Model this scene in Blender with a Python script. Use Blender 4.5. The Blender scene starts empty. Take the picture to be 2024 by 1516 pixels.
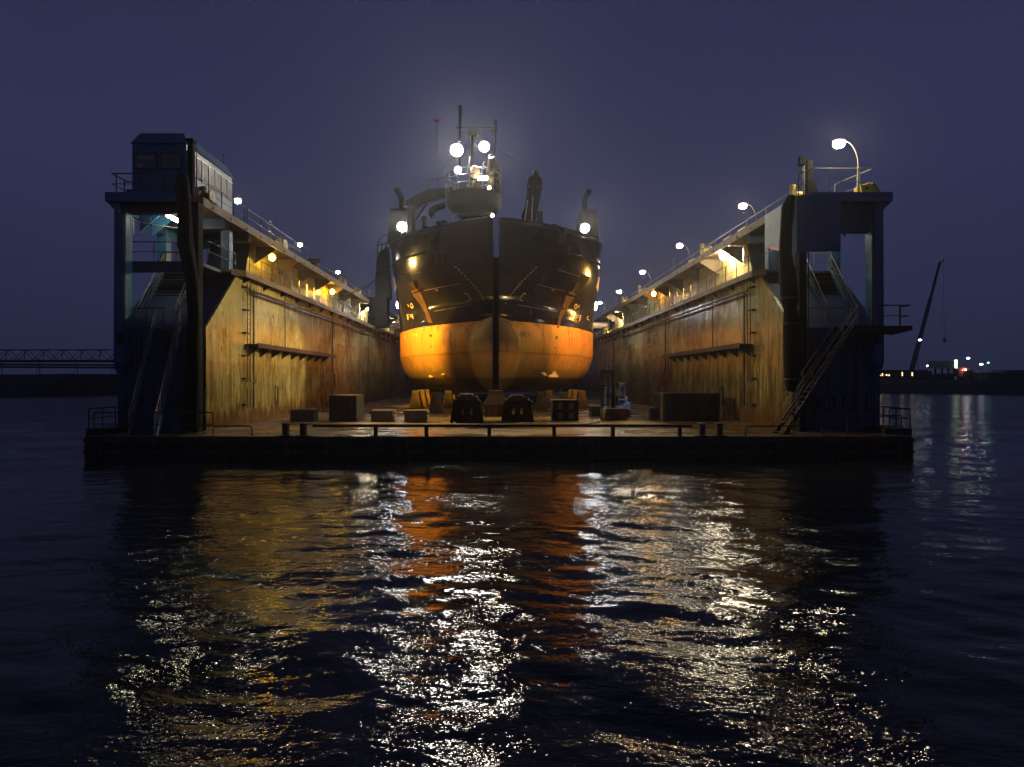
import bpy, bmesh, math, random
import numpy as np
from mathutils import Vector, Matrix
random.seed(7)
R = math.radians
S = bpy.context.scene
COL = S.collection

# ------------------------------------------------------------------ camera
F, CX, CY, CZ = 1169.0, 986.0, 750.0, 3.72
cam = bpy.data.cameras.new('camera'); camo = bpy.data.objects.new('camera', cam); COL.objects.link(camo)
camo.location = (0, 0, CZ); camo.rotation_euler = (R(90), 0, 0)
cam.sensor_width = 36; cam.lens = 36 * F / 2024
cam.shift_x = 26 / 2024; cam.shift_y = -8 / 2024
cam.clip_end = 4000; cam.clip_start = 0.1
S.camera = camo
S.render.resolution_x, S.render.resolution_y = 1024, 767
# ------------------------------------------------------------------ world: dusk sky, sun well below the horizon
wd = bpy.data.worlds.new('World'); S.world = wd; wd.use_nodes = True
nt = wd.node_tree; N = nt.nodes; L = nt.links
bg = N['Background']
sky = N.new('ShaderNodeTexSky'); sky.sky_type = 'NISHITA'; sky.sun_disc = False
sky.sun_elevation = R(-5); sky.sun_rotation = R(200)
tc = N.new('ShaderNodeTexCoord'); sp = N.new('ShaderNodeSeparateXYZ'); L.new(tc.outputs['Generated'], sp.inputs[0])
cr = N.new('ShaderNodeValToRGB'); L.new(sp.outputs['Z'], cr.inputs[0])
cr.color_ramp.elements[0].position = 0.0; cr.color_ramp.elements[0].color = (.019, .0225, .056, 1)
cr.color_ramp.elements[1].position = 1.0; cr.color_ramp.elements[1].color = (.015, .0165, .040, 1)
for p, c in ((.12, (.025, .030, .073)), (.30, (.029, .034, .085)), (.55, (.025, .029, .073))):
    e = cr.color_ramp.elements.new(p); e.color = c + (1,)
nz = N.new('ShaderNodeTexNoise'); nz.inputs['Scale'].default_value = 1.6; nz.inputs['Detail'].default_value = 4
L.new(tc.outputs['Generated'], nz.inputs['Vector'])
mr = N.new('ShaderNodeMapRange'); L.new(nz.outputs['Fac'], mr.inputs[0]); mr.inputs[1].default_value = .25; mr.inputs[2].default_value = .75
mr.inputs[3].default_value = .78; mr.inputs[4].default_value = 1.08
mu = N.new('ShaderNodeVectorMath'); mu.operation = 'SCALE'; L.new(cr.outputs[0], mu.inputs[0]); L.new(mr.outputs[0], mu.inputs['Scale'])
sc_ = N.new('ShaderNodeVectorMath'); sc_.operation = 'SCALE'; L.new(sky.outputs[0], sc_.inputs[0]); sc_.inputs['Scale'].default_value = .1
ad = N.new('ShaderNodeVectorMath'); ad.operation = 'ADD'; L.new(mu.outputs[0], ad.inputs[0]); L.new(sc_.outputs[0], ad.inputs[1])
L.new(ad.outputs[0], bg.inputs[0]); bg.inputs[1].default_value = 1.0
S.view_settings.view_transform = 'Standard'; S.view_settings.look = 'None'
S.view_settings.exposure = 0; S.view_settings.gamma = 1; S.view_settings.use_curve_mapping = False
cy = S.cycles
cy.use_denoising = True; cy.max_bounces = 6; cy.diffuse_bounces = 2; cy.glossy_bounces = 3; cy.volume_bounces = 1
cy.transmission_bounces = 2; cy.transparent_max_bounces = 6
cy.sample_clamp_indirect = 6; cy.sample_clamp_direct = 0; cy.caustics_reflective = False; cy.caustics_refractive = False
cy.use_light_tree = True

# ------------------------------------------------------------------ helpers
def W(x, y, D):                      # a point of the photograph at depth D
    return Vector(((x - CX) * D / F, D, CZ - (y - CY) * D / F))

class MB:
    def __init__(s): s.v = []; s.f = []; s.M = None
    def add(s, vs, fs):
        o = len(s.v)
        for p in vs:
            p = Vector(p)
            s.v.append(s.M @ p if s.M else p)
        s.f += [tuple(i + o for i in f) for f in fs]; return s
    def box(s, x0, x1, y0, y1, z0, z1):
        x0, x1 = min(x0, x1), max(x0, x1)
        return s.add([(x0,y0,z0),(x1,y0,z0),(x1,y1,z0),(x0,y1,z0),(x0,y0,z1),(x1,y0,z1),(x1,y1,z1),(x0,y1,z1)],
                     [(0,3,2,1),(4,5,6,7),(0,1,5,4),(1,2,6,5),(2,3,7,6),(3,0,4,7)])
    def frustum(s, cx, cy_, z0, z1, w0, d0, w1, d1):
        a = [(cx-w0,cy_-d0,z0),(cx+w0,cy_-d0,z0),(cx+w0,cy_+d0,z0),(cx-w0,cy_+d0,z0)]
        b = [(cx-w1,cy_-d1,z1),(cx+w1,cy_-d1,z1),(cx+w1,cy_+d1,z1),(cx-w1,cy_+d1,z1)]
        return s.add(a + b, [(0,3,2,1),(4,5,6,7),(0,1,5,4),(1,2,6,5),(2,3,7,6),(3,0,4,7)])
    def prism(s, pts, off):           # polygon pts (3d) extruded by vector off
        n = len(pts); off = Vector(off)
        vs = [Vector(p) for p in pts]; vs += [p + off for p in vs]
        return s.add(vs, [tuple(range(n)), tuple(range(2*n-1, n-1, -1))] + [(i, i+n, (i+1) % n + n, (i+1) % n) for i in range(n)])
    def tube(s, pts, r, n=8, cap=True):
        pts = [Vector(p) for p in pts]; m = len(pts)
        rs = r if isinstance(r, (list, tuple)) else [r] * m
        vs = []; up0 = None
        for i, p in enumerate(pts):
            d = (pts[min(i+1, m-1)] - pts[max(i-1, 0)]).normalized()
            if up0 is None:
                up0 = Vector((0,0,1)) if abs(d.z) < .9 else Vector((1,0,0))
            a = d.cross(up0)
            if a.length < 1e-4: a = d.cross(Vector((0,1,0)))
            a.normalize(); b = d.cross(a).normalized(); up0 = -b if b.dot(up0) < 0 else b
            a = d.cross(up0).normalized(); b = up0
            for k in range(n):
                t = 2*math.pi*(k+.5)/n
                vs.append(p + (a*math.cos(t) + b*math.sin(t)) * rs[i])
        fs = [(i*n+k, i*n+(k+1) % n, (i+1)*n+(k+1) % n, (i+1)*n+k) for i in range(m-1) for k in range(n)]
        if cap: fs += [tuple(range(n)), tuple(range(m*n-1, (m-1)*n-1, -1))]
        return s.add(vs, fs)
    def lathe(s, c, prof, n=24, axis=(0,0,1)):   # prof: (r, h) along axis
        c = Vector(c); ax = Vector(axis).normalized()
        a = ax.orthogonal().normalized(); b = ax.cross(a)
        vs = []
        for r_, h in prof:
            for k in range(n):
                t = 2*math.pi*k/n
                vs.append(c + ax*h + (a*math.cos(t) + b*math.sin(t)) * max(r_, 1e-4))
        m = len(prof)
        fs = [(i*n+k, i*n+(k+1) % n, (i+1)*n+(k+1) % n, (i+1)*n+k) for i in range(m-1) for k in range(n)]
        fs += [tuple(range(n)), tuple(range(m*n-1, (m-1)*n-1, -1))]
        return s.add(vs, fs)
    def sphere(s, c, r, n=14, sx=1, sy=1, sz=1):
        m = n // 2; vs = []; fs = []
        for i in range(m+1):
            p = math.pi * i / m
            for k in range(n):
                t = 2*math.pi*k/n
                vs.append((c[0]+sx*r*math.sin(p)*math.cos(t), c[1]+sy*r*math.sin(p)*math.sin(t), c[2]+sz*r*math.cos(p)))
        for i in range(m):
            for k in range(n): fs.append((i*n+k, (i+1)*n+k, (i+1)*n+(k+1) % n, i*n+(k+1) % n))
        return s.add(vs, fs)
    def build(s, name, mat, parent=None, smooth=False, bevel=0):
        me = bpy.data.meshes.new(name)
        o0 = world_loc(parent) if parent else Vector((0,0,0))
        me.from_pydata([tuple(v - o0) for v in s.v], [], s.f)
        bm = bmesh.new(); bm.from_mesh(me)
        bmesh.ops.remove_doubles(bm, verts=bm.verts, dist=1e-5)
        bmesh.ops.recalc_face_normals(bm, faces=bm.faces); bm.to_mesh(me); bm.free()
        if smooth:
            for p in me.polygons: p.use_smooth = True
            me.set_sharp_from_angle(angle=R(40))
        me.materials.append(mat); me.update()
        o = bpy.data.objects.new(name, me); COL.objects.link(o)
        if parent: o.parent = parent
        if bevel:
            b = o.modifiers.new('bevel', 'BEVEL'); b.width = bevel; b.segments = 2; b.limit_method = 'ANGLE'
        return o

def world_loc(o):
    v = Vector((0,0,0))
    while o is not None: v += Vector(o.location); o = o.parent
    return v
def thing(name, loc, label, cat, group=None):
    o = bpy.data.objects.new(name, None); COL.objects.link(o); o.location = loc; o.empty_display_size = .3
    return tag(o, label, cat, group)
def tag(o, label=None, cat=None, group=None, kind=None):
    if label: o['label'] = label
    if cat: o['category'] = cat
    if group: o['group'] = group
    if kind: o['kind'] = kind
    return o
def dup(o, loc, label, parent=None):           # copy of a thing with its parts and sub-parts
    c = o.copy(); COL.objects.link(c)
    if parent is None: c.location = loc; c['label'] = label
    else: c.parent = parent
    for ch in [k for k in ALLCH(o)]: dup(ch, None, None, c)
    return c
def ALLCH(o): return [k for k in bpy.data.objects if k.parent == o]

# ------------------------------------------------------------------ materials
def mat(name, c1, c2=None, rough=.6, metal=0, rust=0, rust_c=(.16,.055,.018), scale=1.2, bump=.02, streak=1, spec=.5, dark=0, streak_scale=1.6, wear=None):
    m = bpy.data.materials.new(name); m.use_nodes = True
    nt = m.node_tree; N = nt.nodes; L = nt.links; P = N['Principled BSDF']
    tc = N.new('ShaderNodeTexCoord')
    def noise(sc, vec=(1,1,1), det=5, rgh=.6):
        mp = N.new('ShaderNodeMapping'); mp.inputs['Scale'].default_value = vec; L.new(tc.outputs['Object'], mp.inputs[0])
        n = N.new('ShaderNodeTexNoise'); n.inputs['Scale'].default_value = sc; n.inputs['Detail'].default_value = det
        n.inputs['Roughness'].default_value = rgh; L.new(mp.outputs[0], n.inputs['Vector']); return n.outputs['Fac']
    def rmp(fac, a, b, lo=0, hi=1):
        q = N.new('ShaderNodeMapRange'); q.inputs[1].default_value = a; q.inputs[2].default_value = b
        q.inputs[3].default_value = lo; q.inputs[4].default_value = hi; L.new(fac, q.inputs[0]); return q.outputs[0]
    def mix(f, a, b):
        q = N.new('ShaderNodeMix'); q.data_type = 'RGBA'
        if isinstance(f, (int, float)): q.inputs[0].default_value = f
        else: L.new(f, q.inputs[0])
        for i, v in ((6, a), (7, b)):
            if isinstance(v, tuple): q.inputs[i].default_value = v + (1,)
            else: L.new(v, q.inputs[i])
        return q.outputs[2]
    c2 = c2 or tuple(x*.7 for x in c1)
    col = mix(rmp(noise(scale), .3, .7), c1, c2)
    if rust:
        st = (3.0, 3.0, .22) if streak else (1, 1, 1)
        f = rmp(noise(streak_scale, st, 8, .65), .62 - .25*rust, .72 - .1*rust)
        col = mix(f, col, rust_c)
        f2 = rmp(noise(streak_scale*2.3, (2.2, 2.2, .16) if streak else (1,1,1), 6, .7), .62, .72, 0, .75)
        col = mix(f2, col, (.05, .03, .018))
    if dark: col = mix(rmp(noise(.5, (1,1,.6)), .45, .65, 0, dark), col, (.03,.022,.016))
    L.new(col, P.inputs['Base Color'])
    P.inputs['Metallic'].default_value = metal
    P.inputs['Specular IOR Level'].default_value = spec
    L.new(rmp(noise(scale*2.2), .3, .7, max(.04, rough-.13), min(1, rough+.13)), P.inputs['Roughness'])
    if bump:
        b = N.new('ShaderNodeBump'); b.inputs['Strength'].default_value = .6; b.inputs['Distance'].default_value = bump
        L.new(noise(scale*5), b.inputs['Height']); L.new(b.outputs[0], P.inputs['Normal'])
    return m

def emit(name, c, s):
    m = bpy.data.materials.new(name); m.use_nodes = True
    P = m.node_tree.nodes['Principled BSDF']; P.inputs['Base Color'].default_value = (.8,.8,.8,1)
    P.inputs['Emission Color'].default_value = c + (1,); P.inputs['Emission Strength'].default_value = s
    return m

M = {}
M['blue'] = mat('blue_paint', (.035,.16,.33), (.025,.11,.25), .45, rust=.25, bump=.01)
M['blue_pale'] = mat('pale_blue_paint', (.15,.27,.36), (.11,.2,.28), .45, rust=.15, bump=.01)
M['navy'] = mat('dark_blue_paint', (.028,.070,.16), (.021,.052,.125), .5, rust=.2, rust_c=(.05,.02,.012), bump=.01)
M['shield'] = mat('shield_blue', (.03,.11,.32), (.025,.09,.26), .4, rust=.1, bump=.01)
M['black'] = mat('black_rubber', (.006,.006,.008), (.009,.009,.009), .8, spec=.12, bump=.03)
M['dark'] = mat('dark_steel', (.022,.019,.02), (.014,.013,.013), .6, rust=.4, rust_c=(.07,.03,.015))
M['rail'] = mat('grey_rail_steel', (.26,.24,.20), (.15,.13,.11), .4, metal=.3, rust=.3, bump=0)
M['railblack'] = mat('dark_rail_steel', (.035,.033,.035), (.025,.02,.02), .45, metal=.3, rust=.3, rust_c=(.1,.04,.02), bump=0)
M['rust'] = mat('rusty_steel', (.06,.032,.018), (.035,.02,.013), .75, rust=.6, rust_c=(.2,.08,.02), bump=.02)
M['yellow'] = mat('yellow_paint', (.62,.48,.03), (.42,.3,.03), .5, rust=.3, bump=.01)
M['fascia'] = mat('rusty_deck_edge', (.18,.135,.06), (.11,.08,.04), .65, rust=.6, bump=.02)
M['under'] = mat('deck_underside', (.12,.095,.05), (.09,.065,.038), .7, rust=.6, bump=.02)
M['concrete'] = mat('block_concrete', (.16,.13,.11), (.10,.085,.07), .85, bump=.03, scale=3)
M['wood'] = mat('block_timber', (.13,.09,.045), (.08,.055,.03), .8, bump=.03, scale=4)
M['beige'] = mat('beige_paint', (.5,.42,.28), (.38,.3,.2), .5, bump=.01)
M['pipe'] = mat('pinkish_pipe_paint', (.55,.42,.34), (.42,.33,.27), .45, rust=.2)
M['white'] = mat('white_paint', (.75,.74,.7), (.6,.6,.55), .4, bump=0)
M['glass'] = mat('window_glass', (.04,.045,.055), (.05,.045,.045), .5, bump=0)
M['browngl'] = mat('brown_blind', (.24,.20,.19), (.17,.14,.14), .35, bump=0)
M['rail_r'] = M['rail']
M['truckblue'] = mat('forklift_blue', (.14,.30,1.0), (.12,.26,.9), .35, bump=0)
M['shipgrey'] = mat('ship_dark_grey', (.010,.007,.007), (.007,.005,.006), .55, spec=.2, rust=.0, bump=.01)
M['shiptan'] = mat('ship_tan_paint', (.045,.036,.026), (.03,.024,.018), .45, rust=.15, bump=.01)
M['dome'] = mat('pale_dome', (.75,.6,.5), (.7,.5,.42), .3, bump=0)
M['redp'] = mat('red_paint', (.5,.03,.02), (.4,.03,.02), .45, bump=0)
M['markyel'] = mat('ochre_marking', (.62,.36,.06), (.5,.27,.05), .5, bump=0)
M['markwhite'] = mat('draught_marking', (.75,.55,.25), (.6,.42,.2), .5, bump=0)
M['markdim'] = mat('weld_line', (.28,.17,.10), (.2,.12,.08), .5, bump=0)
M['streak'] = mat('anchor_rust_streak', (.085,.045,.012), (.045,.024,.008), .8, rust=.4, rust_c=(.12,.06,.014), spec=.15)
M['greensheet'] = mat('green_sheeting', (.40,.52,.32), (.32,.44,.28), .7, bump=0)
M['orange'] = mat('orange_paint', (.8,.12,.02), (.6,.09,.02), .4, bump=0)

def wall_mat(name, base, base2, rustc, amount, low_dark=0):
    m = bpy.data.materials.new(name); m.use_nodes = True
    nt = m.node_tree; N = nt.nodes; L = nt.links; P = N['Principled BSDF']
    tc = N.new('ShaderNodeTexCoord'); sp = N.new('ShaderNodeSeparateXYZ'); L.new(tc.outputs['Object'], sp.inputs[0])
    def noise(sc, vec=(1,1,1), det=6, rgh=.6, off=0):
        mp = N.new('ShaderNodeMapping'); mp.inputs['Scale'].default_value = vec; mp.inputs['Location'].default_value = (off,off*1.7,0)
        L.new(tc.outputs['Object'], mp.inputs[0])
        n = N.new('ShaderNodeTexNoise'); n.inputs['Scale'].default_value = sc; n.inputs['Detail'].default_value = det
        n.inputs['Roughness'].default_value = rgh; L.new(mp.outputs[0], n.inputs['Vector']); return n.outputs['Fac']
    def rmp(fac, a, b, lo=0, hi=1):
        q = N.new('ShaderNodeMapRange'); q.inputs[1].default_value = a; q.inputs[2].default_value = b
        q.inputs[3].default_value = lo; q.inputs[4].default_value = hi; L.new(fac, q.inputs[0]); return q.outputs[0]
    def mix(f, a, b):
        q = N.new('ShaderNodeMix'); q.data_type = 'RGBA'; L.new(f, q.inputs[0])
        for i, v in ((6, a), (7, b)):
            if isinstance(v, tuple): q.inputs[i].default_value = v + (1,)
            else: L.new(v, q.inputs[i])
        return q.outputs[2]
    def math_(op, a, b):
        q = N.new('ShaderNodeMath'); q.operation = op
        for i, v in ((0, a), (1, b)):
            if isinstance(v, (int, float)): q.inputs[i].default_value = v
            else: L.new(v, q.inputs[i])
        return q.outputs[0]
    col = mix(rmp(noise(.35), .35, .65), base, base2)
    pk = N.new('ShaderNodeTexBrick'); mp2 = N.new('ShaderNodeMapping'); mp2.inputs['Rotation'].default_value = (R(90), 0, R(90)); L.new(tc.outputs['Object'], mp2.inputs[0])
    L.new(mp2.outputs[0], pk.inputs[0]); pk.inputs['Scale'].default_value = .16; pk.inputs['Mortar Size'].default_value = .0; pk.inputs['Color1'].default_value = (1,1,1,1); pk.inputs['Color2'].default_value = (.74,.72,.68,1)
    q2 = N.new('ShaderNodeMix'); q2.data_type = 'RGBA'; q2.blend_type = 'MULTIPLY'; q2.inputs[0].default_value = 1; L.new(col, q2.inputs[6]); L.new(pk.outputs[0], q2.inputs[7]); col = q2.outputs[2]
    # big worn regions (primer showing, old tide scum)
    col = mix(rmp(noise(.13, (1, 1, .8), 5, .7, 3), .5, .6, 0, .75), col, tuple(x*.75 for x in rustc))
    # vertical run-off rust streaks
    z = sp.outputs['Z']
    low = rmp(z, 1.0, 7.0, .15*amount, -.03)
    s = math_('ADD', noise(1.5, (1, 2.6, .12), 9, .68), low)
    col = mix(rmp(s, .56, .635, 0, .8), col, rustc)
    y = sp.outputs['Y']                                         # run-off along every frame weld
    fr = math_('PINGPONG', math_('ADD', y, rmp(noise(.7), .3, .7, -.12, .12)), .39)
    fl = math_('MULTIPLY', rmp(fr, 0, .12, 1, 0), rmp(noise(2.2, (1, 1.2, .3), 5, .6, 13), .46, .62, 0, .45))
    col = mix(fl, col, tuple(x*.7 for x in rustc))
    pn = math_('MULTIPLY', rmp(z, 4.9, 5.9, low_dark, 0), rmp(noise(1.0, (1, 1.5, .3), 6, .65, 21), .36, .58, 1, .1))  # wall colour gets darker below shelf height, broken up by noise
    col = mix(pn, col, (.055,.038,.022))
    s2 = noise(3.4, (1, 2.6, .35), 5, .6, 5)
    col = mix(rmp(s2, .61, .65, 0, .92), col, (.035,.02,.012))
    # tide line of grime at the foot
    s3 = math_('ADD', noise(1.1, (1, 1.6, .5), 7, .7, 9), rmp(z, 1.0, 3.2, .30, -.25))
    col = mix(rmp(s3, .50, .64, 0, .9), col, (.085,.04,.016))
    L.new(col, P.inputs['Base Color'])
    L.new(rmp(noise(1.2, (1,1,.4)), .3, .7, .13, .34), P.inputs['Roughness'])
    b = N.new('ShaderNodeBump'); b.inputs['Strength'].default_value = .5; b.inputs['Distance'].default_value = .015
    L.new(noise(1.6, (1,1.4,.5)), b.inputs['Height']); L.new(b.outputs[0], P.inputs['Normal'])
    return m
M['wall'] = wall_mat('tan_dock_wall_paint', (.62,.54,.25), (.48,.42,.18), (.17,.11,.028), 1.15, .12)
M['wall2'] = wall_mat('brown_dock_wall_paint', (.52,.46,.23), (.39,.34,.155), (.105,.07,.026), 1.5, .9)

def deck_mat():
    m = bpy.data.materials.new('wet_steel_deck'); m.use_nodes = True
    nt = m.node_tree; N = nt.nodes; L = nt.links; P = N['Principled BSDF']
    tc = N.new('ShaderNodeTexCoord')
    def noise(sc, vec=(1,1,1), det=6):
        mp = N.new('ShaderNodeMapping'); mp.inputs['Scale'].default_value = vec; L.new(tc.outputs['Object'], mp.inputs[0])
        n = N.new('ShaderNodeTexNoise'); n.inputs['Scale'].default_value = sc; n.inputs['Detail'].default_value = det
        L.new(mp.outputs[0], n.inputs['Vector']); return n.outputs['Fac']
    cr = N.new('ShaderNodeValToRGB'); L.new(noise(.5, (.7, 1.6, 1)), cr.inputs[0])
    cr.color_ramp.elements[0].position = .3; cr.color_ramp.elements[0].color = (.05,.035,.022,1)
    cr.color_ramp.elements[1].position = .68; cr.color_ramp.elements[1].color = (.25,.18,.09,1)
    e = cr.color_ramp.elements.new(.5); e.color = (.15,.10,.055,1)
    br = N.new('ShaderNodeTexBrick'); L.new(tc.outputs['Object'], br.inputs[0]); br.inputs['Scale'].default_value = .28
    br.inputs['Mortar Size'].default_value = .006; br.inputs['Color1'].default_value = (1,1,1,1); br.inputs['Color2'].default_value = (.8,.8,.8,1); br.inputs['Mortar'].default_value = (.3,.25,.2,1)
    mx = N.new('ShaderNodeMix'); mx.data_type = 'RGBA'; mx.blend_type = 'MULTIPLY'; mx.inputs[0].default_value = .8
    L.new(cr.outputs[0], mx.inputs[6]); L.new(br.outputs[0], mx.inputs[7]); L.new(mx.outputs[2], P.inputs['Base Color'])
    r2 = N.new('ShaderNodeMapRange'); L.new(noise(.35, (.6, 1.2, 1)), r2.inputs[0]); r2.inputs[1].default_value = .45; r2.inputs[2].default_value = .6
    r2.inputs[3].default_value = .22; r2.inputs[4].default_value = .65; L.new(r2.outputs[0], P.inputs['Roughness'])
    b = N.new('ShaderNodeBump'); b.inputs['Distance'].default_value = .012; b.inputs['Strength'].default_value = .6; L.new(noise(4), b.inputs['Height']); L.new(b.outputs[0], P.inputs['Normal'])
    return m
M['deck'] = deck_mat()

def hull_mat():
    m = bpy.data.materials.new('hull_paint'); m.use_nodes = True
    nt = m.node_tree; N = nt.nodes; L = nt.links; P = N['Principled BSDF']
    g = N.new('ShaderNodeNewGeometry'); sp = N.new('ShaderNodeSeparateXYZ'); L.new(g.outputs['Position'], sp.inputs[0])
    def noise(sc, vec=(1,1,1), det=6):
        mp = N.new('ShaderNodeMapping'); mp.inputs['Scale'].default_value = vec; L.new(g.outputs['Position'], mp.inputs[0])
        n = N.new('ShaderNodeTexNoise'); n.inputs['Scale'].default_value = sc; n.inputs['Detail'].default_value = det
        L.new(mp.outputs[0], n.inputs['Vector']); return n.outputs['Fac']
    def rmp(fac, a, b, lo=0, hi=1):
        q = N.new('ShaderNodeMapRange'); q.inputs[1].default_value = a; q.inputs[2].default_value = b
        q.inputs[3].default_value = lo; q.inputs[4].default_value = hi; L.new(fac, q.inputs[0]); return q.outputs[0]
    def mix(f, a, b):
        q = N.new('ShaderNodeMix'); q.data_type = 'RGBA'; L.new(f, q.inputs[0])
        for i, v in ((6, a), (7, b)):
            if isinstance(v, tuple): q.inputs[i].default_value = v + (1,)
            else: L.new(v, q.inputs[i])
        return q.outputs[2]
    z = sp.outputs['Z']
    red = mix(rmp(noise(.6, (1,1,.6)), .35, .7), (.60,.235,.035), (.46,.17,.03))
    red = mix(rmp(noise(2.2, (1,1,.25), 8), .54, .66, 0, .8), red, (.17,.10,.035))      # grown-over scum
    red = mix(rmp(noise(.5, (1,1,.9), 8), .53, .64, 0, .55), red, (.24,.17,.04))
    # lower belt turns darker and browner towards the keel, with a ragged edge
    a = N.new('ShaderNodeMath'); a.operation = 'ADD'; L.new(z, a.inputs[0]); L.new(rmp(noise(1.4, (1,1,.5)), 0, 1, -.8, .8), a.inputs[1])
    red = mix(rmp(a.outputs[0], 4.2, 8.0, .9, 0), red, (.13,.085,.026))
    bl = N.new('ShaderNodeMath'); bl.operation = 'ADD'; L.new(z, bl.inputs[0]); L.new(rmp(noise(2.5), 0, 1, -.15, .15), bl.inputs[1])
    red = mix(rmp(bl.outputs[0], 3.75, 4.0, .9, 0), red, (.022,.016,.012))          # shade below the chine painted into the hull colour
    sm_ = N.new('ShaderNodeMath'); sm_.operation = 'ABSOLUTE'; s0_ = N.new('ShaderNodeMath'); s0_.operation = 'SUBTRACT'; L.new(bl.outputs[0], s0_.inputs[0]); s0_.inputs[1].default_value = 5.95; L.new(s0_.outputs[0], sm_.inputs[0])
    red = mix(rmp(sm_.outputs[0], .03, .12, .6, 0), red, (.10,.06,.02))
    # scraped black patch on the bulb nose
    y = sp.outputs['Y']
    b_ = N.new('ShaderNodeMath'); b_.operation = 'ADD'; L.new(y, b_.inputs[0]); L.new(rmp(noise(.9, (1,1,1.4), 8), .2, .8, -1.7, 1.7), b_.inputs[1])
    f1 = rmp(b_.outputs[0], 48.3, 49.6, 1, 0)
    f2 = rmp(z, 5.4, 6.8); mm = N.new('ShaderNodeMath'); mm.operation = 'MULTIPLY'; L.new(f1, mm.inputs[0]); L.new(f2, mm.inputs[1])
    m3 = N.new('ShaderNodeMath'); m3.operation = 'MULTIPLY'; L.new(mm.outputs[0], m3.inputs[0]); m3.inputs[1].default_value = .9
    red = mix(m3.outputs[0], red, (.022,.016,.011))
    blk = mix(rmp(noise(.5), .35, .65), (.009,.007,.012), (.014,.010,.014))
    blk = mix(rmp(noise(1.6, (1,1,.2), 8), .62, .75, 0, .6), blk, (.09,.045,.02))
    line = N.new('ShaderNodeMath'); line.operation = 'ADD'; L.new(z, line.inputs[0]); L.new(rmp(noise(3), 0, 1, -.05, .05), line.inputs[1])
    L.new(mix(rmp(line.outputs[0], 8.58, 8.62), red, blk), P.inputs['Base Color'])
    rr = mix(rmp(z, 8.58, 8.62), (.62,.62,.62), (.17,.17,.17))
    L.new(rr, P.inputs['Roughness'])
    L.new(rmp(z, 8.58, 8.62, .16, .3), P.inputs['Specular IOR Level'])
    bp = N.new('ShaderNodeBump'); bp.inputs['Distance'].default_value = .03; bp.inputs['Strength'].default_value = .45
    L.new(noise(1.1), bp.inputs['Height']); L.new(bp.outputs[0], P.inputs['Normal'])
    return m
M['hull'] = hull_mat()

LW = (1.0, .86, .60); LT = (1.0, .68, .20); LT2 = (1.0, .81, .38); LF = (1.0, .93, .78); LY = (1.0, .56, .04); LO = (1.0, .50, .09); LC = (.88, .95, 1.0)

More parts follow.
